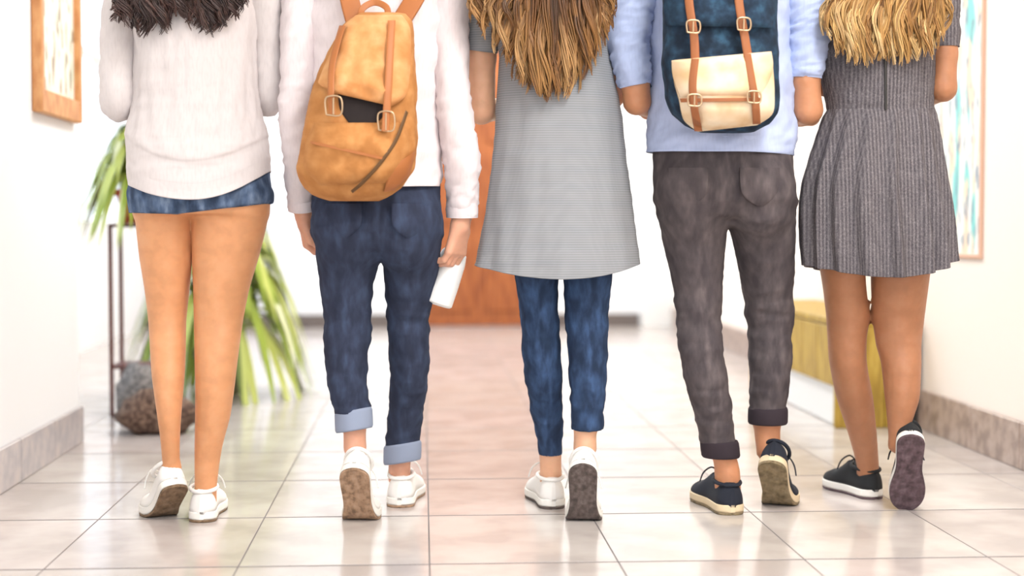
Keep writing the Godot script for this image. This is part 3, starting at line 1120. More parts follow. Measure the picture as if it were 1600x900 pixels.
func rock(called: String, label: String, c: Vector3, size: Vector3, m: Material, sd: float) -> void:
	var mb := MB.new()
	var rings := []
	for i in 11:
		var f := PI * (i + 0.25) / 10.5
		var ring := PackedVector3Array()
		for k in 20:
			var a := TAU * k / 20
			var d := Vector3(sin(f) * cos(a), cos(f), sin(f) * sin(a))
			var s := 1.0 + 0.32 * noise.get_noise_3d(d.x * 0.9 + sd, d.y * 0.9, d.z * 0.9) + 0.12 * noise.get_noise_3d(d.x * 3.0 + sd, d.y * 3.0, d.z * 3.0)
			var p := d * s * size
			p.y = maxf(p.y, -size.y * 0.8)
			ring.append(c + p + Vector3(0, size.y * 0.8, 0))
		rings.append(ring)
	mb.loft(rings)
	var o := put(called, mb, m)
	o.set_meta("label", label)
	o.set_meta("category", "stone")

func far_things() -> void:
	# framed sketch on the left wall
	var z1 := 4.0 - 4.87
	var z2 := 4.0 - 5.44
	var y0 := 1.135
	var y1 := 1.95
	var pic := thing("framed_picture", "wood framed sketch hanging on the white left wall", "picture", Vector3(XL, y0, (z1 + z2) * 0.5))
	var ft := 0.034
	for e in [[z1 - 0.0175, 0.035, (y0 + y1) * 0.5, y1 - y0], [z2 + 0.0175, 0.035, (y0 + y1) * 0.5, y1 - y0]]:
		var f := MB.new()
		f.box(Vector3(XL + ft * 0.5, e[2], e[0]), Vector3(ft, e[3], e[1]), 0.004)
		put("frame_bar", f, M.frame_wood, pic)
	for e in [y0 + 0.0375, y1 - 0.0375]:
		var f := MB.new()
		f.box(Vector3(XL + ft * 0.5 - 0.001, e, (z1 + z2) * 0.5), Vector3(ft - 0.002, 0.075, z1 - z2 - 0.07), 0.004)
		put("frame_bar", f, M.frame_wood, pic)
	var pr := MB.new()
	flat_sheet(pr, Vector3(XL + 0.012, y0 + 0.075, z1 - 0.035), Vector3(0, 0, -(z1 - z2 - 0.07)), Vector3(0, y1 - y0 - 0.15, 0))
	put("print", pr, M.sketch_print, pic)
	# tall painted board on the right wall
	var b1 := 4.0 - 5.05
	var b2 := 4.0 - 5.62
	var w0 := 0.66
	var w1 := 2.15
	var mu := thing("painted_board", "tall teal and white painted board with thin frame on the cream right wall", "artwork", Vector3(XR, w0, (b1 + b2) * 0.5))
	for e in [[b1 - 0.008, 0.016], [b2 + 0.008, 0.016]]:
		var f := MB.new()
		f.box(Vector3(XR - 0.006, (w0 + w1) * 0.5, e[0]), Vector3(0.012, w1 - w0, e[1]), 0.003)
		put("frame_bar", f, M.frame_pale, mu)
	for e in [w0 + 0.008, w1 - 0.008]:
		var f := MB.new()
		f.box(Vector3(XR - 0.006, e, (b1 + b2) * 0.5), Vector3(0.011, 0.016, b1 - b2 - 0.032), 0.003)
		put("frame_bar", f, M.frame_pale, mu)
	var pm := MB.new()
	flat_sheet(pm, Vector3(XR - 0.008, w0 + 0.016, b2 + 0.016), Vector3(0, 0, b1 - b2 - 0.032), Vector3(0, w1 - w0 - 0.032, 0))
	put("print", pm, M.mural_print, mu)
	# bench along the right wall
	var bz := 4.0 - 5.66
	var bl := 1.5
	var bx := 1.57
	var be := thing("bench", "yellow wooden bench with white plinth against the right wall", "bench", Vector3((bx + XR) * 0.5, 0, bz - bl * 0.5))
	var bw := XR - 0.02 - bx
	var bc := (bx + XR - 0.02) * 0.5
	var seat := MB.new()
	seat.box(Vector3(bc, 0.405, bz - bl * 0.5), Vector3(bw, 0.03, bl), 0.005)
	put("seat", seat, M.yellow_wood, be)
	for z in [bz - 0.0125, bz - bl + 0.0125]:
		for q in 3:
			var ep := MB.new()
			var ww := (bw - 0.03) / 3.0
			ep.box(Vector3(bx + ww * (q + 0.5), 0.195, z), Vector3(ww - 0.003, 0.388, 0.025), 0.003)
			put("end_board", ep, M.yellow_wood, be)
		var post := MB.new()
		post.box(Vector3(XR - 0.034, 0.2, z), Vector3(0.026, 0.4, 0.03), 0.003)
		put("post", post, M.dark_metal, be)
	for q in 6:
		var ap := MB.new()
		var ll := (bl - 0.06) / 6.0
		ap.box(Vector3(bx + 0.012, 0.272, bz - 0.03 - ll * (q + 0.5)), Vector3(0.02, 0.228, ll - 0.004), 0.003)
		put("front_board", ap, M.yellow_wood, be)
	var pl := MB.new()
	pl.box(Vector3(bx + 0.04, 0.08, bz - bl * 0.5), Vector3(0.04, 0.155, bl - 0.06), 0.003)
	put("plinth", pl, M.white_paint, be)
	# plant stand and its plant
	var px := -1.155
	var pz := 4.0 - 6.3
	var ps := thing("plant_stand", "thin dark red metal plant stand beside the left wall's end", "stand", Vector3(px, 0, pz))
	for e in [[-1, -1], [1, -1], [1, 1], [-1, 1]]:
		var lg := MB.new()
		lg.box(Vector3(px + e[0] * 0.105, 0.39, pz + e[1] * 0.105), Vector3(0.016, 0.78, 0.016), 0.003)
		put("leg", lg, M.stand_metal, ps)
	for y in [0.2, 0.775]:
		var sh := MB.new()
		sh.box(Vector3(px, y, pz), Vector3(0.226, 0.014, 0.226), 0.003)
		put("shelf", sh, M.stand_metal, ps)
	var fp := thing("potted_fern", "leafy green plant in a terracotta pot on the metal stand", "plant", Vector3(px, 0.783, pz))
	pot(fp, Vector3(px, 0.783, pz), 0.075, 0.1, 0.14, M.terracotta)
	leaves(fp, Vector3(px, 0.915, pz), 210, 0.12, 0.3, 0.05, 0.26, 0.05, 0.42, 0.02, [0, 1, 1, 2, 2, 2, 3])
	# big plant on the floor
	var qx := -0.93
	var qz := 4.0 - 6.97
	var bp := thing("potted_spider_plant", "large plant with long drooping striped leaves in an olive floor pot", "plant", Vector3(qx, 0, qz))
	pot(bp, Vector3(qx, 0, qz), 0.09, 0.115, 0.22, M.olive_pot)
	leaves(bp, Vector3(qx, 0.2, qz), 250, 0.25, 0.85, 0.08, 0.52, 0.12, 0.92, 0.026, [0, 1, 1, 2, 2, 2, 3, 3])
	# stones
	rock("stone", "rough brown stone at the foot of the plant stand", at(247, 682, 4.0 - 5.7) * Vector3(1, 0, 1), Vector3(0.155, 0.085, 0.1), M.stone_brown, 3.0)
	rock("stone", "rounded grey stone standing behind the brown stone", at(216, 640, 4.0 - 6.02) * Vector3(1, 0, 1), Vector3(0.08, 0.13, 0.08), M.stone_grey, 17.0)

func leaves(parent: Node3D, base: Vector3, count: int, rise0: float, rise1: float, reach0: float, reach1: float, drop0: float, drop1: float, width: float, kinds: Array) -> void:
	for i in count:
		var mb := MB.new()
		var a := TAU * (i * 0.618034)
		var u := rng.randf()
		var dir := Vector3(cos(a), 0, sin(a))
		strap_leaf(mb, base + dir * 0.03, dir, lerpf(rise0, rise1, 1.0 - u * u), lerpf(reach0, reach1, u), lerpf(drop0, drop1, u * rng.randf_range(0.7, 1.0)), width * rng.randf_range(0.7, 1.2))
		put("leaf", mb, M["leaf_%d" % kinds[rng.randi() % kinds.size()]], parent)

func flat_sheet(mb: MB, o: Vector3, ux: Vector3, uy: Vector3) -> void:
	var a := mb.vert(o, Vector2(0, 1))
	var b := mb.vert(o + ux, Vector2(1, 1))
	var c := mb.vert(o + ux + uy, Vector2(1, 0))
	var d := mb.vert(o + uy, Vector2(0, 0))
	mb.quad(a, d, c, b)

# ------------------------------------------------------------------ girl in white blouse and shorts
func bottom_d(py: float) -> float:
	# z of the floor point seen at that height of the picture
	return 4.0 - EYE.y * FOCAL / (py - 352.0)

func girl_in_shorts() -> void:
	var p := thing("person", "person with dark wavy hair in a white blouse and denim shorts, walking away", "person", Vector3(at(315, 800).x, 0, 0))
	var hip := secs([[240, 206, 416, 0.0, 0.1], [270, 205, 418, 0.01, 0.11], [300, 204, 421, 0.02, 0.115], [335, 208, 419, 0.015, 0.11]])
	var leg_l := secs([[300, 206, 310, 0.0, 0.085], [345, 212, 302, -0.01, 0.082], [400, 218, 300, -0.02, 0.076], [450, 226, 296, -0.03, 0.068], [500, 232, 291, -0.03, 0.056], [550, 235, 290, 0.0, 0.056], [590, 238, 288, 0.025, 0.057], [650, 246, 283, 0.042, 0.045], [690, 251, 281, 0.03, 0.033], [715, 253, 281, 0.015, 0.029], [735, 255, 281, 0.005, 0.027]])
	var leg_r := secs([[300, 310, 421, 0.0, 0.09], [345, 301, 418, 0.0, 0.086], [400, 300, 405, -0.005, 0.08], [450, 302, 390, -0.01, 0.072], [500, 303, 380, -0.01, 0.06], [550, 304, 373, 0.01, 0.06], [600, 305, 367, 0.015, 0.06], [650, 305, 360, 0.01, 0.05], [700, 304, 347, 0.0, 0.038], [750, 304, 340, -0.005, 0.032], [790, 304, 338, -0.005, 0.032]])
	var trunk_rows := [[-40, -40, -40, 225, 385, 0.0, 0.075], [-15, -15, -15, 206, 404, 0.0, 0.095], [20, 20, 20, 204, 406, 0.0, 0.108], [80, 80, 80, 209, 402, 0.0, 0.115], [150, 155, 150, 208, 406, 0.0, 0.115], [195, 215, 195, 198, 415, 0.0, 0.13], [208, 247, 210, 196, 419, 0.002, 0.143], [216, 257, 217, 197, 419, 0.004, 0.136], [228, 268, 228, 197, 420, 0.009, 0.132], [258, 292, 245, 198, 422, 0.012, 0.14], [288, 313, 268, 201, 423, 0.015, 0.147]]
	var trunk := secs([[-40, 235, 375, 0.0, 0.07], [0, 212, 398, 0.0, 0.09], [80, 216, 394, 0.0, 0.095], [150, 228, 386, 0.0, 0.085], [210, 216, 404, 0.0, 0.09], [260, 206, 416, 0.01, 0.105]])
	var hc := at(300, -122)
	var path_l := [at(215, -25), at(193, 10), at(184, 80, 0.005), at(184, 150, 0.015), at(186, 164, -0.02), at(196, 155, -0.12), at(214, 152, -0.22)]
	var path_r := [at(392, -25), at(411, 10, -0.01), at(419, 80, -0.025), at(421, 142, -0.03), at(419, 156, -0.06), at(412, 150, -0.14), at(400, 152, -0.24)]
	var wl := at(219, 150, -0.245)
	var wr := at(396, 150, -0.265)
	var fl := stand(250, 803, -0.5, 0.72, false, 0.25, false)
	var fr := stand(315, 815, -0.02, 0.0, false, 0.25, true)
	var fig := figure({"lo": Vector3(hc.x - 0.36, 0.0, -0.36), "hi": Vector3(hc.x + 0.36, hc.y + 0.2, 0.26),
		"stacks": [[leg_l, 0.0, 0.004], [leg_r, 0.0, 0.005], [hip, -0.006, 0.02], [trunk, -0.018, 0.02]],
		"arms": [[path_l + [wl], [0.03, 0.034, 0.03, 0.03, 0.03, 0.028, 0.024, 0.023]], [path_r + [wr], [0.03, 0.034, 0.03, 0.03, 0.03, 0.028, 0.024, 0.023]]],
		"feet": [[at(268, 732, 0.005), fl], [at(321, 785, -0.005), fr]],
		"head": hc, "hands": [[wl, Vector3(0.8, 0.1, -0.4), Vector3(0.3, 0, 1), -1.0, 0.5], [wr, Vector3(-0.8, 0.1, -0.4), Vector3(-0.3, 0, 1), 1.0, 0.5]]})
	put("body", fig.mb, M.skin_tan, p)
	# shorts
	var so := trousers(p, "shorts", Vector3(hip[0][1] - 0.24, 0.72, -0.2), Vector3(hip[0][1] + 0.24, 1.03, 0.2), [[leg_l, 0.009, 0.004], [leg_r, 0.009, 0.006], [hip, 0.006, 0.015]], [], M.denim_shorts, 0.004, [[Vector3(-0.03, -1, 0), at(250, 334)], [Vector3(0.12, -1, 0), at(330, 330)]])
	var bl := garment(trunk_rows, 90, 120, func(q, a, t): return 0.006 * noise.get_noise_3d(q.x * 30.0, q.y * 4.0, q.z * 20.0) * smoothstep(0.0, 0.2, t) * (1.0 - smoothstep(0.55, 0.62, t)) + 0.003 * noise.get_noise_3d(q.x * 9.0, q.y * 26.0, q.z * 9.0))
	put("blouse", bl, M.blouse, p)
	sleeve(p, "sleeve", path_l, [0.05, 0.052, 0.045, 0.045, 0.044, 0.04, 0.034], M.blouse, 0.005)
	sleeve(p, "sleeve", path_r, [0.05, 0.052, 0.043, 0.042, 0.042, 0.04, 0.034], M.blouse, 0.005, 9.0)
	var ws := {"upper": M.white_canvas, "mid": M.white_rubber, "sole": M.sole_brown, "collar": M.white_canvas, "lace": M.lace_white}
	shoe(p, fl, ws)
	shoe(p, fr, ws)
	var edge := [Vector2(186, 25), Vector2(205, 40), Vector2(230, 55), Vector2(250, 40), Vector2(275, 20), Vector2(300, 38), Vector2(330, 52), Vector2(350, 35), Vector2(378, 15)]
	hair(p, M.hair, hc, edge, func(_x, y): return 0.11 if y < 1.4 else 0.085, [[Color(0.03, 0.015, 0.012), Color(0.055, 0.028, 0.024)], [Color(0.045, 0.022, 0.018), Color(0.08, 0.038, 0.03)], [Color(0.02, 0.012, 0.011), Color(0.04, 0.022, 0.02)]], 150, 0.015, 0.035, Color(0.03, 0.016, 0.013))

# ------------------------------------------------------------------ boy with the tan rucksack
func boy_with_tan_bag() -> void:
	var p := thing("person", "person in a white shirt and rolled blue jeans wearing a tan rucksack", "person", Vector3(at(590, 800).x, 0, 0))
	var hip := secs([[262, 486, 688, 0.0, 0.11], [300, 487, 688, 0.01, 0.12], [350, 488, 690, 0.02, 0.127], [368, 492, 687, 0.014, 0.118], [390, 525, 658, 0.008, 0.088], [402, 565, 620, 0.0, 0.05]])
	var leg_l := secs([[370, 492, 599, 0.0, 0.098], [400, 494, 594, 0.0, 0.094], [450, 500, 583, -0.01, 0.082], [500, 505, 580, -0.015, 0.07], [550, 507, 577, 0.0, 0.068], [600, 512, 575, 0.015, 0.062], [645, 522, 578, 0.025, 0.052], [662, 525, 578, 0.03, 0.05]])
	var leg_r := secs([[370, 594, 690, 0.0, 0.098], [400, 598, 688, -0.01, 0.094], [450, 601, 681, -0.04, 0.082], [500, 605, 670, -0.07, 0.07], [550, 608, 672, -0.08, 0.068], [600, 609, 668, -0.1, 0.062], [650, 607, 662, -0.14, 0.052], [690, 603, 656, -0.17, 0.05], [712, 603, 655, -0.18, 0.05]])
	var ank_l := secs([[630, 534, 572, 0.025, 0.036], [670, 536, 572, 0.03, 0.034], [705, 537, 572, 0.03, 0.034]])
	var ank_r := secs([[680, 608, 646, -0.17, 0.036], [715, 607, 642, -0.185, 0.033], [755, 607, 641, -0.19, 0.032]])
	var trunk_rows := [[-80, -80, -80, 520, 655, 0.0, 0.085], [-55, -55, -55, 487, 690, 0.0, 0.11], [-20, -20, -20, 480, 697, 0.0, 0.122], [60, 60, 60, 480, 697, 0.0, 0.126], [160, 160, 160, 482, 692, 0.0, 0.122], [250, 250, 250, 484, 692, 0.005, 0.128], [291, 293, 291, 486, 690, 0.008, 0.132]]
	var trunk := secs([[-80, 530, 645, 0.0, 0.075], [-40, 500, 680, 0.0, 0.095], [60, 495, 685, 0.0, 0.1], [160, 498, 680, 0.0, 0.098], [270, 494, 684, 0.0, 0.105]])
	var hc := at(585, -182)
	var path_l := [at(500, -70), at(481, -35), at(470, 40, 0.02), at(465, 130, 0.03), at(463, 180, 0.035), at(467, 250, 0.0), at(471, 322, -0.045)]
	var path_r := [at(676, -70), at(696, -35), at(703, 40, 0.02), at(706, 130, 0.04), at(713, 195, 0.05), at(721, 250, 0.04), at(722, 300, 0.02), at(722, 336, 0.01)]
	var wl := at(473, 326, -0.05)
	var wr := at(721, 339, 0.01)
	var fl := stand(564, 812, 0.12, 1.02, false, 0.285, false)
	var fr := stand(624, 795, 0.1, 0.0, false, 0.285, true)
	var fig := figure({"lo": Vector3(hc.x - 0.38, 0.0, -0.4), "hi": Vector3(hc.x + 0.38, hc.y + 0.2, 0.26),
		"stacks": [[trunk, -0.018, 0.02], [hip, -0.014, 0.03], [leg_l, -0.014, 0.025], [leg_r, -0.014, 0.025], [ank_l, 0.0, 0.02], [ank_r, 0.0, 0.02]],
		"arms": [[path_l + [wl], [0.034, 0.038, 0.036, 0.034, 0.034, 0.03, 0.026, 0.026]], [path_r + [wr], [0.034, 0.038, 0.036, 0.034, 0.034, 0.034, 0.028, 0.026, 0.026]]],
		"feet": [[at(555, 700, 0.03), fl], [at(624, 750, -0.19), fr]],
		"head": hc, "hands": [[wl + Vector3(0.002, -0.012, -0.004), Vector3(0.1, -0.72, -0.42), Vector3(0.9, -0.3, -0.1), 1.0, 1.2]]})
	# the right hand closes round the bottle's neck
	hand(fig.mb, wr + Vector3(-0.002, -0.014, 0.006), Vector3(-0.14, -0.8, -0.02), Vector3(-0.78, 0.1, -0.62), 1.0, 0.78, 0.0, 0.0036)
	put("body", fig.mb, M.skin_fair, p)
	var jeans := trousers(p, "jeans", Vector3(hip[0][1] - 0.24, 0.1, -0.32), Vector3(hip[0][1] + 0.24, 0.98, 0.24), [[leg_l, 0.0, 0.004], [leg_r, 0.0, 0.008], [hip, 0.0, 0.03]], [[at(540, 350, 0.06), 0.075, at(545, 375, 0.055), 0.07, 0.04], [at(638, 350, 0.06), 0.075, at(634, 375, 0.055), 0.07, 0.04]], M.denim_dark, 0.006, [], [[0.5, 0.09, 0.8], [0.28, 0.1, 0.9], [0.78, 0.06, 0.5]])
	for e in [[508, 565], [612, 668]]:
		put("back_pocket", patch(hip, [Vector2(e[0], 318), Vector2(e[0] + 2, 352), Vector2((e[0] + e[1]) * 0.5 - 6, 372)], [Vector2(e[1], 318), Vector2(e[1] - 2, 352), Vector2((e[0] + e[1]) * 0.5 + 6, 372)], 0.014, 0.006, 10, 10), M.denim_dark, jeans)
	for e in [[secs([[640, 524, 580, 0.026, 0.054], [672, 527, 580, 0.032, 0.054]]), Vector2(-4, 6)], [secs([[692, 601, 657, -0.17, 0.054], [722, 601, 656, -0.18, 0.054]]), Vector2(0, 4)]]:
		var mb := MB.new()
		var rings := []
		var s: Array = e[0]
		for q in [[0.0, 0.9], [0.0, 1.0], [0.12, 1.06], [0.5, 1.07], [0.9, 1.06], [1.0, 1.0], [1.0, 0.88], [0.9, 0.84], [0.3, 0.84]]:
			var ring := PackedVector3Array()
			for k in 40:
				var a := TAU * k / 40
				var lift: float = 0.009 * cos(a - 0.6)
				ring.append(Vector3(lerpf(s[0][1], s[1][1], q[0]) + cos(a) * s[0][3] * q[1], lerpf(s[0][0], s[1][0], q[0]) + lift, lerpf(s[0][2], s[1][2], q[0]) + sin(a) * s[0][4] * q[1]))
			rings.append(ring)
		mb.loft(rings, false, false)
		put("cuff", mb, M.denim_cuff, jeans)
	put("shirt", garment(trunk_rows, 70, 110, wrinkle(0.008, 8.0, 12.0)), M.white_shirt, p)
	sleeve(p, "sleeve", path_l, [0.055, 0.06, 0.052, 0.047, 0.046, 0.041, 0.034], M.white_shirt, 0.006, 3.0, 60)
	sleeve(p, "sleeve", path_r, [0.055, 0.06, 0.05, 0.046, 0.048, 0.049, 0.044, 0.04], M.white_shirt, 0.006, 7.0, 60)
	for e in [[at(471, 312, -0.04), at(472, 328, -0.048), 0.037], [at(722, 318, 0.012), at(722, 340, 0.01), 0.042]]:
		var mb := MB.new()
		mb.tube([e[0], e[0].lerp(e[1], 0.5), e[1]], [e[2], e[2] + 0.001, e[2]], 8, 28)
		put("shirt_cuff", mb, M.white_shirt, p)
	short_hair(p, M.short_hair, hc)
	var ws := {"upper": M.white_canvas, "mid": M.white_rubber, "sole": M.sole_tan, "collar": M.white_canvas, "lace": M.lace_white}
	shoe(p, fl, ws)
	shoe(p, fr, ws)
	tan_bag()
	# bottle in the right hand
	var bt := thing("drink_bottle", "white drink bottle hanging from a hand beside blue jeans", "bottle", at(684, 476, -0.02))
	var top := at(711, 392, -0.05)
	var low := at(684, 476, -0.03)
	var dir := (top - low).normalized()
	var sd := dir.cross(Vector3(0, 0, 1)).normalized()
	var up := dir.cross(sd)
	var prof := [[0.0, 0.034], [0.004, 0.038], [0.06, 0.039], [0.12, 0.038], [0.145, 0.034], [0.155, 0.026], [0.158, 0.02]]
	var rings := []
	for q in prof:
		var ring := PackedVector3Array()
		for k in 28:
			ring.append(low + dir * q[0] + (sd * cos(TAU * k / 28) + up * sin(TAU * k / 28)) * q[1])
		rings.append(ring)
	var bm := MB.new()
	bm.loft(rings)
	put("flask", bm, M.bottle_white, bt)
	rings = []
	for q in [[0.157, 0.022], [0.158, 0.025], [0.18, 0.025], [0.184, 0.022]]:
		var ring := PackedVector3Array()
		for k in 24:
			ring.append(low + dir * q[0] + (sd * cos(TAU * k / 24) + up * sin(TAU * k / 24)) * q[1])
		rings.append(ring)
	var cm := MB.new()
	cm.loft(rings)
	put("cap", cm, M.cap_dark, bt)

func loft_bag(s: Array, expo: float, amp: float, rows := 60, sides := 72) -> MB:
	var mb := MB.new()
	var rings := []
	var y0: float = s[0][0]
	var y1: float = s[s.size() - 1][0]
	for r in rows + 1:
		var y := lerpf(y0, y1, float(r) / rows)
		var q := Field.sect(s, y)
		var ring := PackedVector3Array()
		for j in sides:
			var a := TAU * j / sides
			var u := signf(cos(a)) * pow(absf(cos(a)), 2.0 / expo)
			var w := signf(sin(a)) * pow(absf(sin(a)), 2.0 / expo)
			var p := Vector3(q[1] + q[3] * u, y, q[2] + q[4] * w)
			p += Vector3(cos(a), 0, sin(a)) * amp * (noise.get_noise_3dv(p * 8.0) + 0.5 * noise.get_noise_3dv(p * 20.0))
			ring.append(p)
		rings.append(ring)
	mb.loft(rings)
	return mb

func strap(pts: Array, half: float, thick: float, out := Vector3(0, 0, 1)) -> MB:
	# a flat band through points
	var mb := MB.new()
	var rings := []
	var n := pts.size()
	for r in (n - 1) * 6 + 1:
		var f := float(r) / 6.0
		var k := mini(int(f), n - 2)
		var p: Vector3 = pts[k].cubic_interpolate(pts[k + 1], pts[maxi(k - 1, 0)], pts[mini(k + 2, n - 1)], f - k)
		var p2: Vector3 = pts[k].cubic_interpolate(pts[k + 1], pts[maxi(k - 1, 0)], pts[mini(k + 2, n - 1)], f - k + 0.03)
		var dir := (p2 - p).normalized()
		var side := dir.cross(out).normalized()
		var up := side.cross(dir)
		rings.append(PackedVector3Array([p - side * half, p - side * half + up * thick * 0.7, p - side * half * 0.8 + up * thick, p + side * half * 0.8 + up * thick, p + side * half + up * thick * 0.7, p + side * half]))
	mb.loft(rings)
	return mb

func buckle(parent: Node3D, c: Vector3, w: float, h: float, m: Material) -> void:
	var mb := MB.new()
	mb.tube([c + Vector3(-w, -h, 0), c + Vector3(-w, h, 0), c + Vector3(w, h, 0), c + Vector3(w, -h, 0), c + Vector3(-w, -h, 0)], [0.0022, 0.0022, 0.0022, 0.0022, 0.0022], 40, 8)
	mb.tube([c + Vector3(0, -h, 0.002), c + Vector3(0, h, 0.002)], [0.0022, 0.0022], 3, 6)
	put("buckle", mb, m, parent)

func tan_bag() -> void:
	var z := 0.235
	var s := secs([[22, 560, 632, z - 0.05, 0.035], [32, 545, 642, z - 0.04, 0.055], [50, 528, 646, z - 0.03, 0.07], [80, 514, 648, z - 0.02, 0.082], [115, 497, 649, z - 0.01, 0.093], [150, 484, 651, z, 0.1], [200, 474, 653, z, 0.108], [240, 467, 651, z, 0.11], [268, 464, 645, z - 0.003, 0.105], [292, 473, 630, z - 0.01, 0.09], [307, 492, 610, z - 0.02, 0.07], [314, 515, 590, z - 0.03, 0.045]])
	var b := thing("rucksack", "tan leather rucksack with flap and buckles on the white shirt", "backpack", Vector3(s[8][1], 0.8, z))
	put("bag_body", loft_bag(s, 2.5, 0.006), M.tan_canvas, b)
	var fl := patch(s, [Vector2(556, 24), Vector2(533, 45), Vector2(515, 85), Vector2(500, 120), Vector2(499, 132), Vector2(520, 145)], [Vector2(628, 24), Vector2(641, 45), Vector2(642, 85), Vector2(640, 120), Vector2(634, 150), Vector2(612, 166)], 0.012, 0.008, 26, 26, 0.012, 2.5, 0.012)
	put("flap", fl, M.tan_flap, b)
	put("opening", patch(s, [Vector2(528, 138), Vector2(531, 170), Vector2(545, 192)], [Vector2(606, 150), Vector2(600, 180), Vector2(582, 196)], 0.002, 0.004, 10, 12, 0.0, 2.5), M.gap_shade, b)  # dark sheet on the bag: shade of the gap put into its colour
	put("pocket", patch(s, [Vector2(490, 192), Vector2(478, 225), Vector2(476, 262), Vector2(500, 290)], [Vector2(632, 192), Vector2(640, 225), Vector2(632, 262), Vector2(606, 286)], 0.0, 0.008, 20, 22, 0.022, 2.5, 0.01), M.tan_canvas, b)
	for e in [[[Vector2(535, 40), Vector2(520, 95), Vector2(517, 140), Vector2(519, 178)], 5.0], [[Vector2(612, 32), Vector2(609, 90), Vector2(606, 150), Vector2(602, 205)], 6.0]]:
		var l := []
		var r := []
		for q in e[0]:
			l.append(q - Vector2(e[1], 0))
			r.append(q + Vector2(e[1], 0))
		put("flap_strap", patch(s, l, r, 0.037, 0.004, 26, 4, 0.0, 2.5), M.tan_leather, b)
	for e in [Vector2(521, 166), Vector2(603, 190)]:
		var c := at(e.x, e.y, z + 0.14)
		buckle(b, c, 0.017, 0.02, M.brass)
	# zip running down across the pocket
	put("zip", patch(s, [Vector2(634, 172), Vector2(618, 215), Vector2(596, 248), Vector2(568, 280), Vector2(548, 298)], [Vector2(638, 176), Vector2(622, 219), Vector2(600, 252), Vector2(572, 284), Vector2(551, 302)], 0.031, 0.003, 24, 2, 0.0, 2.5), M.zip, b)
	put("corner_patch", patch(s, [Vector2(612, 262), Vector2(604, 284), Vector2(600, 300)], [Vector2(649, 236), Vector2(640, 272), Vector2(616, 298)], 0.012, 0.006, 10, 10, 0.004, 2.5), M.tan_leather, b)
	put("seam", patch(s, [Vector2(486, 220), Vector2(484, 224)], [Vector2(600, 246), Vector2(599, 250)], 0.03, 0.004, 3, 24, 0.0, 2.5), M.tan_leather, b)
	put("carry_loop", strap([at(566, 30, 0.2), at(566, 14, 0.19), at(585, 4, 0.18), at(604, 12, 0.19), at(606, 30, 0.2)], 0.008, 0.004), M.tan_leather, b)
	put("shoulder_strap", strap([at(556, 38, 0.165), at(549, 12, 0.155), at(541, -22, 0.135), at(528, -66, 0.08), at(520, -76, 0.02), at(515, -40, -0.12)], 0.024, 0.008, Vector3(0, 0.5, 1)), M.tan_leather, b)
	put("shoulder_strap", strap([at(620, 42, 0.165), at(634, 22, 0.155), at(656, -18, 0.135), at(668, -66, 0.08), at(670, -76, 0.02), at(668, -40, -0.12)], 0.024, 0.008, Vector3(0, 0.5, 1)), M.tan_leather, b)

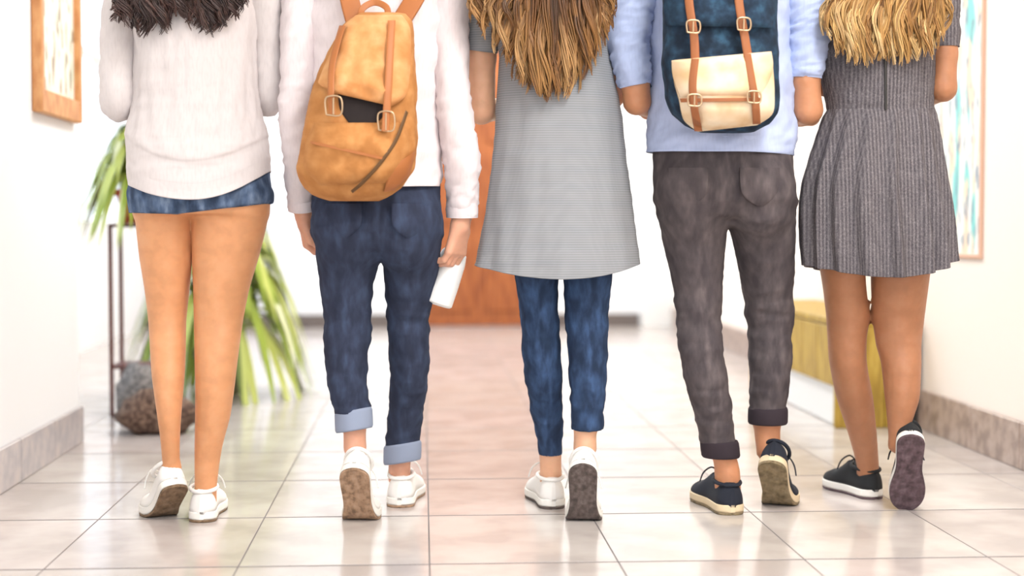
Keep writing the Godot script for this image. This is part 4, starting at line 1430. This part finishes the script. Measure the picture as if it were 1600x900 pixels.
# ------------------------------------------------------------------ girl in the grey tunic
func girl_in_tunic() -> void:
	var p := thing("person", "person with long brown hair in a grey striped tunic over skinny jeans", "person", Vector3(at(872, 800).x, 0, 0))
	var hip := secs([[300, 785, 965, 0.01, 0.11], [360, 788, 965, 0.015, 0.115], [410, 795, 962, 0.01, 0.1]])
	var leg_l := secs([[390, 796, 878, 0.0, 0.085], [432, 804, 873, -0.01, 0.078], [480, 812, 872, -0.03, 0.068], [550, 816, 876, -0.04, 0.064], [600, 822, 878, -0.06, 0.058], [650, 832, 879, -0.1, 0.048], [700, 840, 879, -0.13, 0.04], [712, 841, 879, -0.135, 0.04]])
	var leg_r := secs([[390, 877, 962, 0.0, 0.085], [432, 880, 956, 0.0, 0.078], [480, 882, 952, -0.005, 0.068], [550, 887, 950, 0.0, 0.066], [600, 890, 947, 0.01, 0.058], [650, 892, 943, 0.02, 0.048], [670, 893, 942, 0.02, 0.046]])
	var ank_l := secs([[690, 844, 877, -0.125, 0.03], [715, 843, 877, -0.135, 0.03], [750, 844, 878, -0.14, 0.03]])
	var ank_r := secs([[640, 898, 932, 0.02, 0.03], [670, 897, 932, 0.022, 0.03], [705, 896, 932, 0.025, 0.032]])
	var trunk := secs([[-45, 805, 920, 0.0, 0.07], [0, 782, 945, 0.0, 0.088], [80, 792, 940, 0.0, 0.095], [150, 800, 948, 0.0, 0.085], [230, 795, 955, 0.0, 0.095], [320, 785, 965, 0.01, 0.11]])
	var hc := at(862, -128)
	var wl := at(800, 170, -0.28)
	var wr := at(915, 170, -0.28)
	var fl := stand(865, 800, -0.1, 0.0, false, 0.25, true)
	var fr := stand(912, 817, 0.14, 1.25, false, 0.265, false)
	var fig := figure({"lo": Vector3(hc.x - 0.36, 0.0, -0.38), "hi": Vector3(hc.x + 0.36, hc.y + 0.2, 0.26),
		"stacks": [[trunk, -0.018, 0.02], [hip, -0.014, 0.03], [leg_l, -0.012, 0.02], [leg_r, -0.012, 0.02], [ank_l, 0.0, 0.015], [ank_r, 0.0, 0.015]],
		"arms": [[[at(792, -30), at(769, 0, -0.01), at(757, 45, -0.02), at(752, 90, -0.03), at(752, 172, -0.04), wl], [0.034, 0.038, 0.038, 0.0385, 0.0365, 0.024]], [[at(930, -30), at(950, 0, -0.03), at(955, 45, -0.07), at(956, 90, -0.09), at(955, 150, -0.09), wr], [0.034, 0.038, 0.036, 0.036, 0.034, 0.024]]],
		"feet": [[at(861, 745, -0.14), fl], [at(914, 700, 0.025), fr]],
		"head": hc, "hands": [[wl, Vector3(0.8, 0.1, -0.4), Vector3(0.3, 0, 1), -1.0, 0.5], [wr, Vector3(-0.8, 0.1, -0.4), Vector3(-0.3, 0, 1), 1.0, 0.5]]})
	put("body", fig.mb, M.skin_rose, p)
	trousers(p, "jeans", Vector3(hip[0][1] - 0.22, 0.14, -0.24), Vector3(hip[0][1] + 0.22, 0.85, 0.2), [[leg_l, 0.0, 0.004], [leg_r, 0.0, 0.006], [hip, -0.004, 0.03]], [], M.denim_blue, 0.005, [], [[0.5, 0.08, 0.6], [0.28, 0.1, 0.8]])
	var rows := [[-45, -45, -45, 795, 930, 0.0, 0.078], [-22, -22, -22, 772, 952, 0.0, 0.1], [20, 20, 20, 774, 952, 0.0, 0.11], [80, 80, 80, 781, 953, 0.0, 0.113], [175, 175, 175, 776, 972, 0.0, 0.115], [250, 250, 250, 769, 979, 0.005, 0.122], [330, 336, 330, 758, 990, 0.01, 0.136], [400, 412, 398, 745, 999, 0.012, 0.15], [414, 433, 411, 741, 1001, 0.012, 0.152]]
	put("tunic", garment(rows, 90, 130, func(q, a, t): return (0.003 + 0.008 * t) * noise.get_noise_3d(q.x * 11.0, q.y * 1.5, q.z * 11.0) + 0.0035 * noise.get_noise_3d(q.x * 5.0, q.y * 26.0, q.z * 5.0) * (1.0 - 0.5 * t)), M.tunic, p)
	for e in [[[at(792, -30), at(769, 0, -0.01), at(757, 45, -0.02), at(752, 80, -0.028)], 5.0], [[at(930, -30), at(950, 0, -0.03), at(955, 45, -0.07), at(956, 84, -0.09)], 11.0]]:
		sleeve(p, "sleeve", e[0], [0.05, 0.053, 0.046, 0.045], M.tunic, 0.003, e[1], 30)
	var ws := {"upper": M.white_canvas, "mid": M.white_rubber, "sole": M.sole_grey, "collar": M.white_canvas, "lace": M.lace_white}
	shoe(p, fl, ws)
	shoe(p, fr, ws)
	var edge := [Vector2(734, 20), Vector2(765, 60), Vector2(795, 90), Vector2(815, 125), Vector2(840, 150), Vector2(862, 156), Vector2(885, 150), Vector2(905, 125), Vector2(922, 95), Vector2(940, 60), Vector2(952, 20)]
	hair(p, M.hair, hc, edge, func(_x, y): return 0.112 if y < 1.4 else 0.085, [[Color(0.1, 0.042, 0.016), Color(0.3, 0.14, 0.042)], [Color(0.15, 0.064, 0.022), Color(0.42, 0.22, 0.075)], [Color(0.06, 0.026, 0.011), Color(0.18, 0.08, 0.026)], [Color(0.22, 0.1, 0.034), Color(0.5, 0.29, 0.12)]], 210, 0.012, 0.045, Color(0.12, 0.055, 0.025))

# ------------------------------------------------------------------ boy with the navy backpack
func boy_with_navy_bag() -> void:
	var p := thing("person", "person in a light blue shirt and grey jeans wearing a navy backpack", "person", Vector3(at(1140, 800).x, 0, 0))
	var hip := secs([[215, 1022, 1236, 0.0, 0.112], [250, 1020, 1238, 0.01, 0.12], [290, 1021, 1240, 0.02, 0.128], [315, 1027, 1239, 0.016, 0.12], [335, 1060, 1214, 0.012, 0.09], [346, 1105, 1170, 0.0, 0.05]])
	var leg_l := secs([[318, 1025, 1139, 0.0, 0.1], [350, 1031, 1136, 0.0, 0.098], [400, 1041, 1131, -0.01, 0.088], [450, 1053, 1128, -0.015, 0.076], [500, 1058, 1127, -0.005, 0.067], [550, 1062, 1131, 0.01, 0.067], [600, 1071, 1138, 0.012, 0.064], [650, 1084, 1143, -0.008, 0.056], [700, 1097, 1150, -0.025, 0.049], [712, 1100, 1151, -0.027, 0.048]])
	var leg_r := secs([[318, 1134, 1243, 0.0, 0.1], [350, 1140, 1243, -0.01, 0.098], [400, 1150, 1240, -0.04, 0.088], [450, 1160, 1240, -0.07, 0.077], [500, 1167, 1238, -0.09, 0.068], [550, 1170, 1237, -0.09, 0.067], [600, 1172, 1233, -0.09, 0.062], [648, 1172, 1227, -0.1, 0.053], [660, 1172, 1226, -0.1, 0.052]])
	var ank_l := secs([[690, 1110, 1143, -0.025, 0.033], [730, 1116, 1155, -0.03, 0.034], [770, 1117, 1158, -0.03, 0.033]])
	var ank_r := secs([[630, 1178, 1220, -0.095, 0.035], [670, 1178, 1219, -0.1, 0.034], [712, 1183, 1219, -0.095, 0.032]])
	var trunk := secs([[-85, 1070, 1185, 0.0, 0.075], [-45, 1030, 1222, 0.0, 0.095], [60, 1025, 1230, 0.0, 0.1], [140, 1028, 1228, 0.0, 0.098], [230, 1026, 1232, 0.0, 0.105]])
	var hc := at(1125, -192)
	var path_l := [at(1030, -78), at(1009, -42), at(990, 10, 0.01), at(981, 60, 0.02), at(988, 105, 0.03), at(993, 134, 0.03)]
	var path_r := [at(1218, -78), at(1238, -42), at(1256, 10, 0.01), at(1264, 50, 0.02), at(1261, 95, 0.03), at(1259, 122, 0.03)]
	var wl := at(1024, 172, -0.24)
	var wr := at(1252, 182, -0.24)
	var fl := stand(1145, 813, -0.12, 0.0, false, 0.285, true)
	var fr := stand(1218, 796, 0.42, 0.9, false, 0.285, false)
	var fig := figure({"lo": Vector3(hc.x - 0.4, 0.0, -0.42), "hi": Vector3(hc.x + 0.4, hc.y + 0.2, 0.26),
		"stacks": [[trunk, -0.018, 0.02], [hip, -0.014, 0.03], [leg_l, -0.014, 0.025], [leg_r, -0.014, 0.025], [ank_l, 0.0, 0.02], [ank_r, 0.0, 0.02]],
		"arms": [[path_l + [at(995, 158, 0.025), wl], [0.036, 0.042, 0.042, 0.042, 0.038, 0.036, 0.035, 0.027]], [path_r + [at(1263, 172, 0.025), wr], [0.036, 0.042, 0.042, 0.042, 0.038, 0.037, 0.037, 0.027]]],
		"feet": [[at(1138, 765, -0.03), fl], [at(1200, 710, -0.1), fr]],
		"head": hc, "hands": [[wl, Vector3(0.7, 0.1, -0.5), Vector3(0.3, 0, 1), -1.0, 0.6], [wr, Vector3(-0.7, 0.1, -0.5), Vector3(-0.3, 0, 1), 1.0, 0.6]]})
	put("body", fig.mb, M.skin_warm, p)
	var jeans := trousers(p, "jeans", Vector3(hip[0][1] - 0.26, 0.12, -0.26), Vector3(hip[0][1] + 0.26, 1.06, 0.24), [[leg_l, 0.0, 0.004], [leg_r, 0.0, 0.008], [hip, 0.0, 0.03]], [[at(1080, 300, 0.06), 0.078, at(1084, 325, 0.055), 0.072, 0.04], [at(1188, 300, 0.06), 0.078, at(1188, 325, 0.055), 0.072, 0.04]], M.denim_grey, 0.006, [], [[0.52, 0.1, 0.9], [0.27, 0.1, 0.8], [0.8, 0.05, 0.5]])
	for e in [[1044, 1106], [1156, 1218]]:
		put("back_pocket", patch(hip, [Vector2(e[0], 262), Vector2(e[0] + 3, 302), Vector2((e[0] + e[1]) * 0.5 - 6, 322)], [Vector2(e[1], 262), Vector2(e[1] - 3, 302), Vector2((e[0] + e[1]) * 0.5 + 6, 322)], 0.014, 0.006, 10, 10), M.denim_grey, jeans)
	for e in [secs([[688, 1095, 1152, -0.02, 0.051], [714, 1099, 1154, -0.027, 0.051]]), secs([[636, 1171, 1229, -0.098, 0.055], [662, 1171, 1228, -0.1, 0.055]])]:
		var mb := MB.new()
		var rings := []
		for q in [[0.0, 0.92], [0.0, 1.0], [0.15, 1.05], [0.5, 1.06], [0.9, 1.05], [1.0, 0.99], [1.0, 0.88], [0.9, 0.84], [0.3, 0.84]]:
			var ring := PackedVector3Array()
			for k in 40:
				var a := TAU * k / 40
				ring.append(Vector3(lerpf(e[0][1], e[1][1], q[0]) + cos(a) * e[0][3] * q[1], lerpf(e[0][0], e[1][0], q[0]), lerpf(e[0][2], e[1][2], q[0]) + sin(a) * e[0][4] * q[1]))
			rings.append(ring)
		mb.loft(rings, false, false)
		put("cuff", mb, M.denim_cuff_grey, jeans)
	var rows := [[-85, -85, -85, 1062, 1192, 0.0, 0.085], [-62, -62, -62, 1022, 1228, 0.0, 0.112], [-20, -20, -20, 1014, 1236, 0.0, 0.122], [60, 60, 60, 1014, 1236, 0.0, 0.126], [140, 140, 140, 1014, 1240, 0.0, 0.124], [200, 200, 200, 1011, 1245, 0.005, 0.13], [238, 240, 243, 1009, 1238, 0.008, 0.134]]
	put("shirt", garment(rows, 70, 110, wrinkle(0.009, 8.0, 12.0, 30.0)), M.blue_shirt, p)
	sleeve(p, "sleeve", path_l, [0.058, 0.064, 0.06, 0.058, 0.05, 0.043], M.blue_shirt, 0.008, 13.0, 60)
	sleeve(p, "sleeve", path_r, [0.058, 0.064, 0.06, 0.058, 0.05, 0.043], M.blue_shirt, 0.008, 17.0, 60)
	short_hair(p, M.short_hair, hc)
	var ns := {"upper": M.navy_shoe, "mid": M.cream_rubber, "sole": M.sole_olive, "collar": M.navy_shoe, "lace": M.lace_dark}
	shoe(p, fl, ns)
	shoe(p, fr, ns)
	navy_bag()

func band(s: Array, mids: Array, half: float, off: float, thick: float, expo: float) -> MB:
	var l := []
	var r := []
	for q in mids:
		l.append(q - Vector2(half, 0))
		r.append(q + Vector2(half, 0))
	return patch(s, l, r, off, thick, 30, 4, 0.0, expo)

func navy_bag() -> void:
	var z := 0.225
	var s := secs([[-110, 1060, 1190, z - 0.03, 0.05], [-90, 1044, 1204, z - 0.01, 0.08], [-40, 1037, 1209, z, 0.095], [50, 1037, 1211, z, 0.1], [100, 1036, 1213, z, 0.1], [150, 1041, 1215, z, 0.1], [178, 1052, 1212, z, 0.095], [196, 1072, 1198, z - 0.01, 0.08], [206, 1096, 1178, z - 0.02, 0.055]])
	var b := thing("backpack", "navy backpack with cream pocket and brown leather straps on the blue shirt", "backpack", Vector3(s[5][1], 0.95, z))
	put("bag_body", loft_bag(s, 3.0, 0.004), M.navy_canvas, b)
	put("flap", patch(s, [Vector2(1042, -88), Vector2(1038, -40), Vector2(1037, 10), Vector2(1040, 40)], [Vector2(1206, -88), Vector2(1210, -40), Vector2(1211, 10), Vector2(1206, 44)], 0.006, 0.01, 20, 20, 0.014, 3.0, 0.006), M.navy_canvas, b)
	var s2 := secs([[78, 1048, 1206, z + 0.03, 0.095], [100, 1049, 1206, z + 0.03, 0.108], [140, 1052, 1209, z + 0.03, 0.112], [180, 1064, 1204, z + 0.03, 0.106], [207, 1078, 1190, z + 0.03, 0.085]])
	put("pocket", patch(s, [Vector2(1051, 97), Vector2(1052, 125), Vector2(1060, 155), Vector2(1068, 188), Vector2(1090, 206)], [Vector2(1203, 82), Vector2(1207, 110), Vector2(1209, 145), Vector2(1206, 178), Vector2(1182, 196)], 0.004, 0.012, 22, 22, 0.03, 3.0, 0.004), M.cream_canvas, b)
	put("pocket_flap", patch(s, [Vector2(1049, 95), Vector2(1051, 120), Vector2(1062, 152)], [Vector2(1204, 81), Vector2(1206, 110), Vector2(1188, 152)], 0.03, 0.012, 14, 20, 0.018, 3.0), M.cream_canvas, b)
	put("leather_strap", band(s, [Vector2(1073, -80), Vector2(1076, 0), Vector2(1084, 55), Vector2(1086, 95)], 6.5, 0.032, 0.005, 3.0), M.brown_leather, b)
	put("leather_strap", band(s, [Vector2(1150, -80), Vector2(1154, 0), Vector2(1163, 55), Vector2(1168, 85)], 6.5, 0.032, 0.005, 3.0), M.brown_leather, b)
	put("leather_strap", band(s, [Vector2(1086, 92), Vector2(1082, 130), Vector2(1084, 165), Vector2(1091, 205)], 6.0, 0.056, 0.005, 3.0), M.brown_leather, b)
	put("leather_strap", band(s, [Vector2(1167, 84), Vector2(1174, 125), Vector2(1180, 160), Vector2(1182, 194)], 6.0, 0.056, 0.005, 3.0), M.brown_leather, b)
	for e in [Vector2(1083, 42), Vector2(1162, 38)]:
		buckle(b, at(e.x, e.y, z + 0.145), 0.014, 0.013, M.brass)
	for e in [Vector2(1085, 157), Vector2(1178, 152)]:
		buckle(b, at(e.x, e.y, z + 0.168), 0.014, 0.012, M.brass)
	put("pocket_piping", patch(s, [Vector2(1062, 154), Vector2(1064, 160)], [Vector2(1188, 153), Vector2(1188, 158)], 0.05, 0.006, 3, 20, 0.0, 3.0), M.brown_leather, b)
	put("shoulder_strap", strap([at(1080, -95, 0.15), at(1066, -110, 0.06), at(1060, -95, -0.08), at(1050, -20, -0.135), at(1034, 90, -0.12), at(1022, 140, 0.02)], 0.028, 0.008, Vector3(0, 0.3, 1)), M.navy_canvas, b)
	put("shoulder_strap", strap([at(1170, -95, 0.15), at(1186, -110, 0.06), at(1192, -95, -0.08), at(1202, -20, -0.135), at(1220, 90, -0.12), at(1232, 140, 0.02)], 0.028, 0.008, Vector3(0, 0.3, 1)), M.navy_canvas, b)

# ------------------------------------------------------------------ girl in the dark dress
func girl_in_dress() -> void:
	var p := thing("person", "person with blond hair in a short dark grey dress and black sneakers", "person", Vector3(at(1375, 800).x, 0, 0))
	var leg_l := secs([[330, 1270, 1370, 0.0, 0.095], [390, 1276, 1354, -0.005, 0.085], [422, 1283, 1350, -0.02, 0.08], [455, 1288, 1352, -0.04, 0.074], [495, 1292, 1358, -0.055, 0.064], [525, 1294, 1353, -0.06, 0.06], [567, 1297, 1353, -0.07, 0.061], [622, 1308, 1363, -0.11, 0.056], [678, 1326, 1369, -0.16, 0.042], [733, 1340, 1373, -0.21, 0.031], [765, 1342, 1373, -0.225, 0.029]])
	var leg_r := secs([[330, 1350, 1468, 0.0, 0.095], [390, 1361, 1460, 0.0, 0.088], [411, 1362, 1453, 0.0, 0.085], [460, 1363, 1447, -0.01, 0.075], [494, 1364, 1443, -0.02, 0.066], [539, 1370, 1438, -0.02, 0.06], [567, 1378, 1438, -0.01, 0.059], [622, 1384, 1435, 0.0, 0.052], [667, 1388, 1422, 0.0, 0.035], [700, 1390, 1419, 0.0, 0.031]])
	var hip := secs([[240, 1285, 1462, 0.0, 0.1], [320, 1270, 1470, 0.01, 0.112], [380, 1275, 1464, 0.01, 0.1]])
	var trunk := secs([[-40, 1320, 1430, 0.0, 0.07], [0, 1294, 1456, 0.0, 0.085], [80, 1292, 1450, 0.0, 0.095], [160, 1306, 1444, 0.0, 0.085], [250, 1285, 1462, 0.0, 0.095]])
	var hc := at(1382, -122)
	var wl := at(1330, 160, -0.28)
	var wr := at(1430, 160, -0.25)
	var fl := stand(1368, 790, -0.28, 0.0, false, 0.25, true)
	var fr := stand(1416, 808, 0.2, 1.1, true, 0.25, false)
	var fig := figure({"lo": Vector3(hc.x - 0.36, 0.0, -0.44), "hi": Vector3(hc.x + 0.36, hc.y + 0.2, 0.26),
		"stacks": [[leg_l, 0.0, 0.004], [leg_r, 0.0, 0.005], [hip, -0.01, 0.02], [trunk, -0.018, 0.02]],
		"arms": [[[at(1308, -28), at(1291, 0, -0.03), at(1287, 45, -0.07), at(1287, 100, -0.09), at(1290, 130, -0.09), wl], [0.034, 0.036, 0.034, 0.034, 0.034, 0.024]], [[at(1452, -28), at(1469, 0), at(1475, 40, 0.01), at(1475, 85, 0.015), at(1474, 138, 0.02), wr], [0.034, 0.036, 0.035, 0.035, 0.034, 0.024]]],
		"feet": [[at(1358, 760, -0.225), fl], [at(1404, 695, 0.0), fr]],
		"head": hc, "hands": [[wl, Vector3(0.8, 0.1, -0.4), Vector3(0.3, 0, 1), -1.0, 0.5], [wr, Vector3(-0.8, 0.1, -0.4), Vector3(-0.3, 0, 1), 1.0, 0.5]]})
	put("body", fig.mb, M.skin_bronze, p)
	var rows := [[-40, -40, -40, 1310, 1440, 0.0, 0.075], [-18, -18, -18, 1292, 1460, 0.0, 0.098], [30, 30, 30, 1285, 1463, 0.0, 0.11], [90, 90, 90, 1279, 1460, 0.0, 0.112], [140, 140, 140, 1287, 1458, 0.0, 0.106], [170, 173, 165, 1293, 1457, 0.0, 0.102], [174, 178, 170, 1292, 1458, 0.0, 0.108], [205, 208, 202, 1282, 1463, 0.005, 0.12], [280, 284, 275, 1260, 1473, 0.01, 0.14], [340, 348, 335, 1255, 1480, 0.012, 0.15], [414, 430, 404, 1258, 1487, 0.012, 0.158]]
	put("dress", garment(rows, 110, 200, func(q, a, t):
		var w := smoothstep(0.58, 0.64, t)
		var g := smoothstep(0.6, 1.0, t)
		var ph: float = a * 17.0 + 2.2 * noise.get_noise_2d(a * 1.6, 3.0) + t * 1.2
		return w * (0.004 + 0.009 * g) * sin(ph) + 0.010 * g * noise.get_noise_3d(q.x * 9.0, q.y * 2.0, q.z * 9.0) + (1.0 - w) * 0.003 * noise.get_noise_3d(q.x * 12.0, q.y * 24.0, q.z * 12.0) + 0.002 * w * noise.get_noise_3d(q.x * 30.0, q.y * 20.0, q.z * 30.0)), M.dress, p)
	var s := secs([[60, 1280, 1462, 0.0, 0.112], [140, 1287, 1458, 0.0, 0.106], [172, 1293, 1457, 0.0, 0.104]])
	put("zip", patch(s, [Vector2(1381, 80), Vector2(1382, 172)], [Vector2(1385, 80), Vector2(1386, 172)], 0.003, 0.004, 10, 2), M.dark_metal, p)
	for e in [[[at(1308, -28), at(1291, 0, -0.03), at(1287, 45, -0.07), at(1287, 105, -0.09)], 5.0, [0.048, 0.05, 0.042, 0.04]], [[at(1452, -28), at(1470, 0), at(1475, 40, 0.01), at(1476, 74, 0.012)], 11.0, [0.048, 0.05, 0.042, 0.04]]]:
		sleeve(p, "sleeve", e[0], e[2], M.dress, 0.003, e[1], 30)
	var bs := {"upper": M.black_shoe, "mid": M.white_rubber, "sole": M.sole_mauve, "collar": M.black_shoe, "lace": M.lace_dark}
	shoe(p, fl, bs)
	shoe(p, fr, bs)
	var edge := [Vector2(1293, 55), Vector2(1310, 80), Vector2(1330, 94), Vector2(1350, 98), Vector2(1375, 92), Vector2(1400, 98), Vector2(1425, 94), Vector2(1450, 84), Vector2(1475, 60)]
	hair(p, M.hair, hc, edge, func(_x, y): return 0.112 if y < 1.4 else 0.085, [[Color(0.3, 0.15, 0.045), Color(0.5, 0.28, 0.09)], [Color(0.42, 0.23, 0.075), Color(0.6, 0.38, 0.15)], [Color(0.17, 0.075, 0.022), Color(0.34, 0.17, 0.05)], [Color(0.5, 0.3, 0.11), Color(0.68, 0.46, 0.22)]], 180, 0.011, 0.04, Color(0.35, 0.18, 0.06))
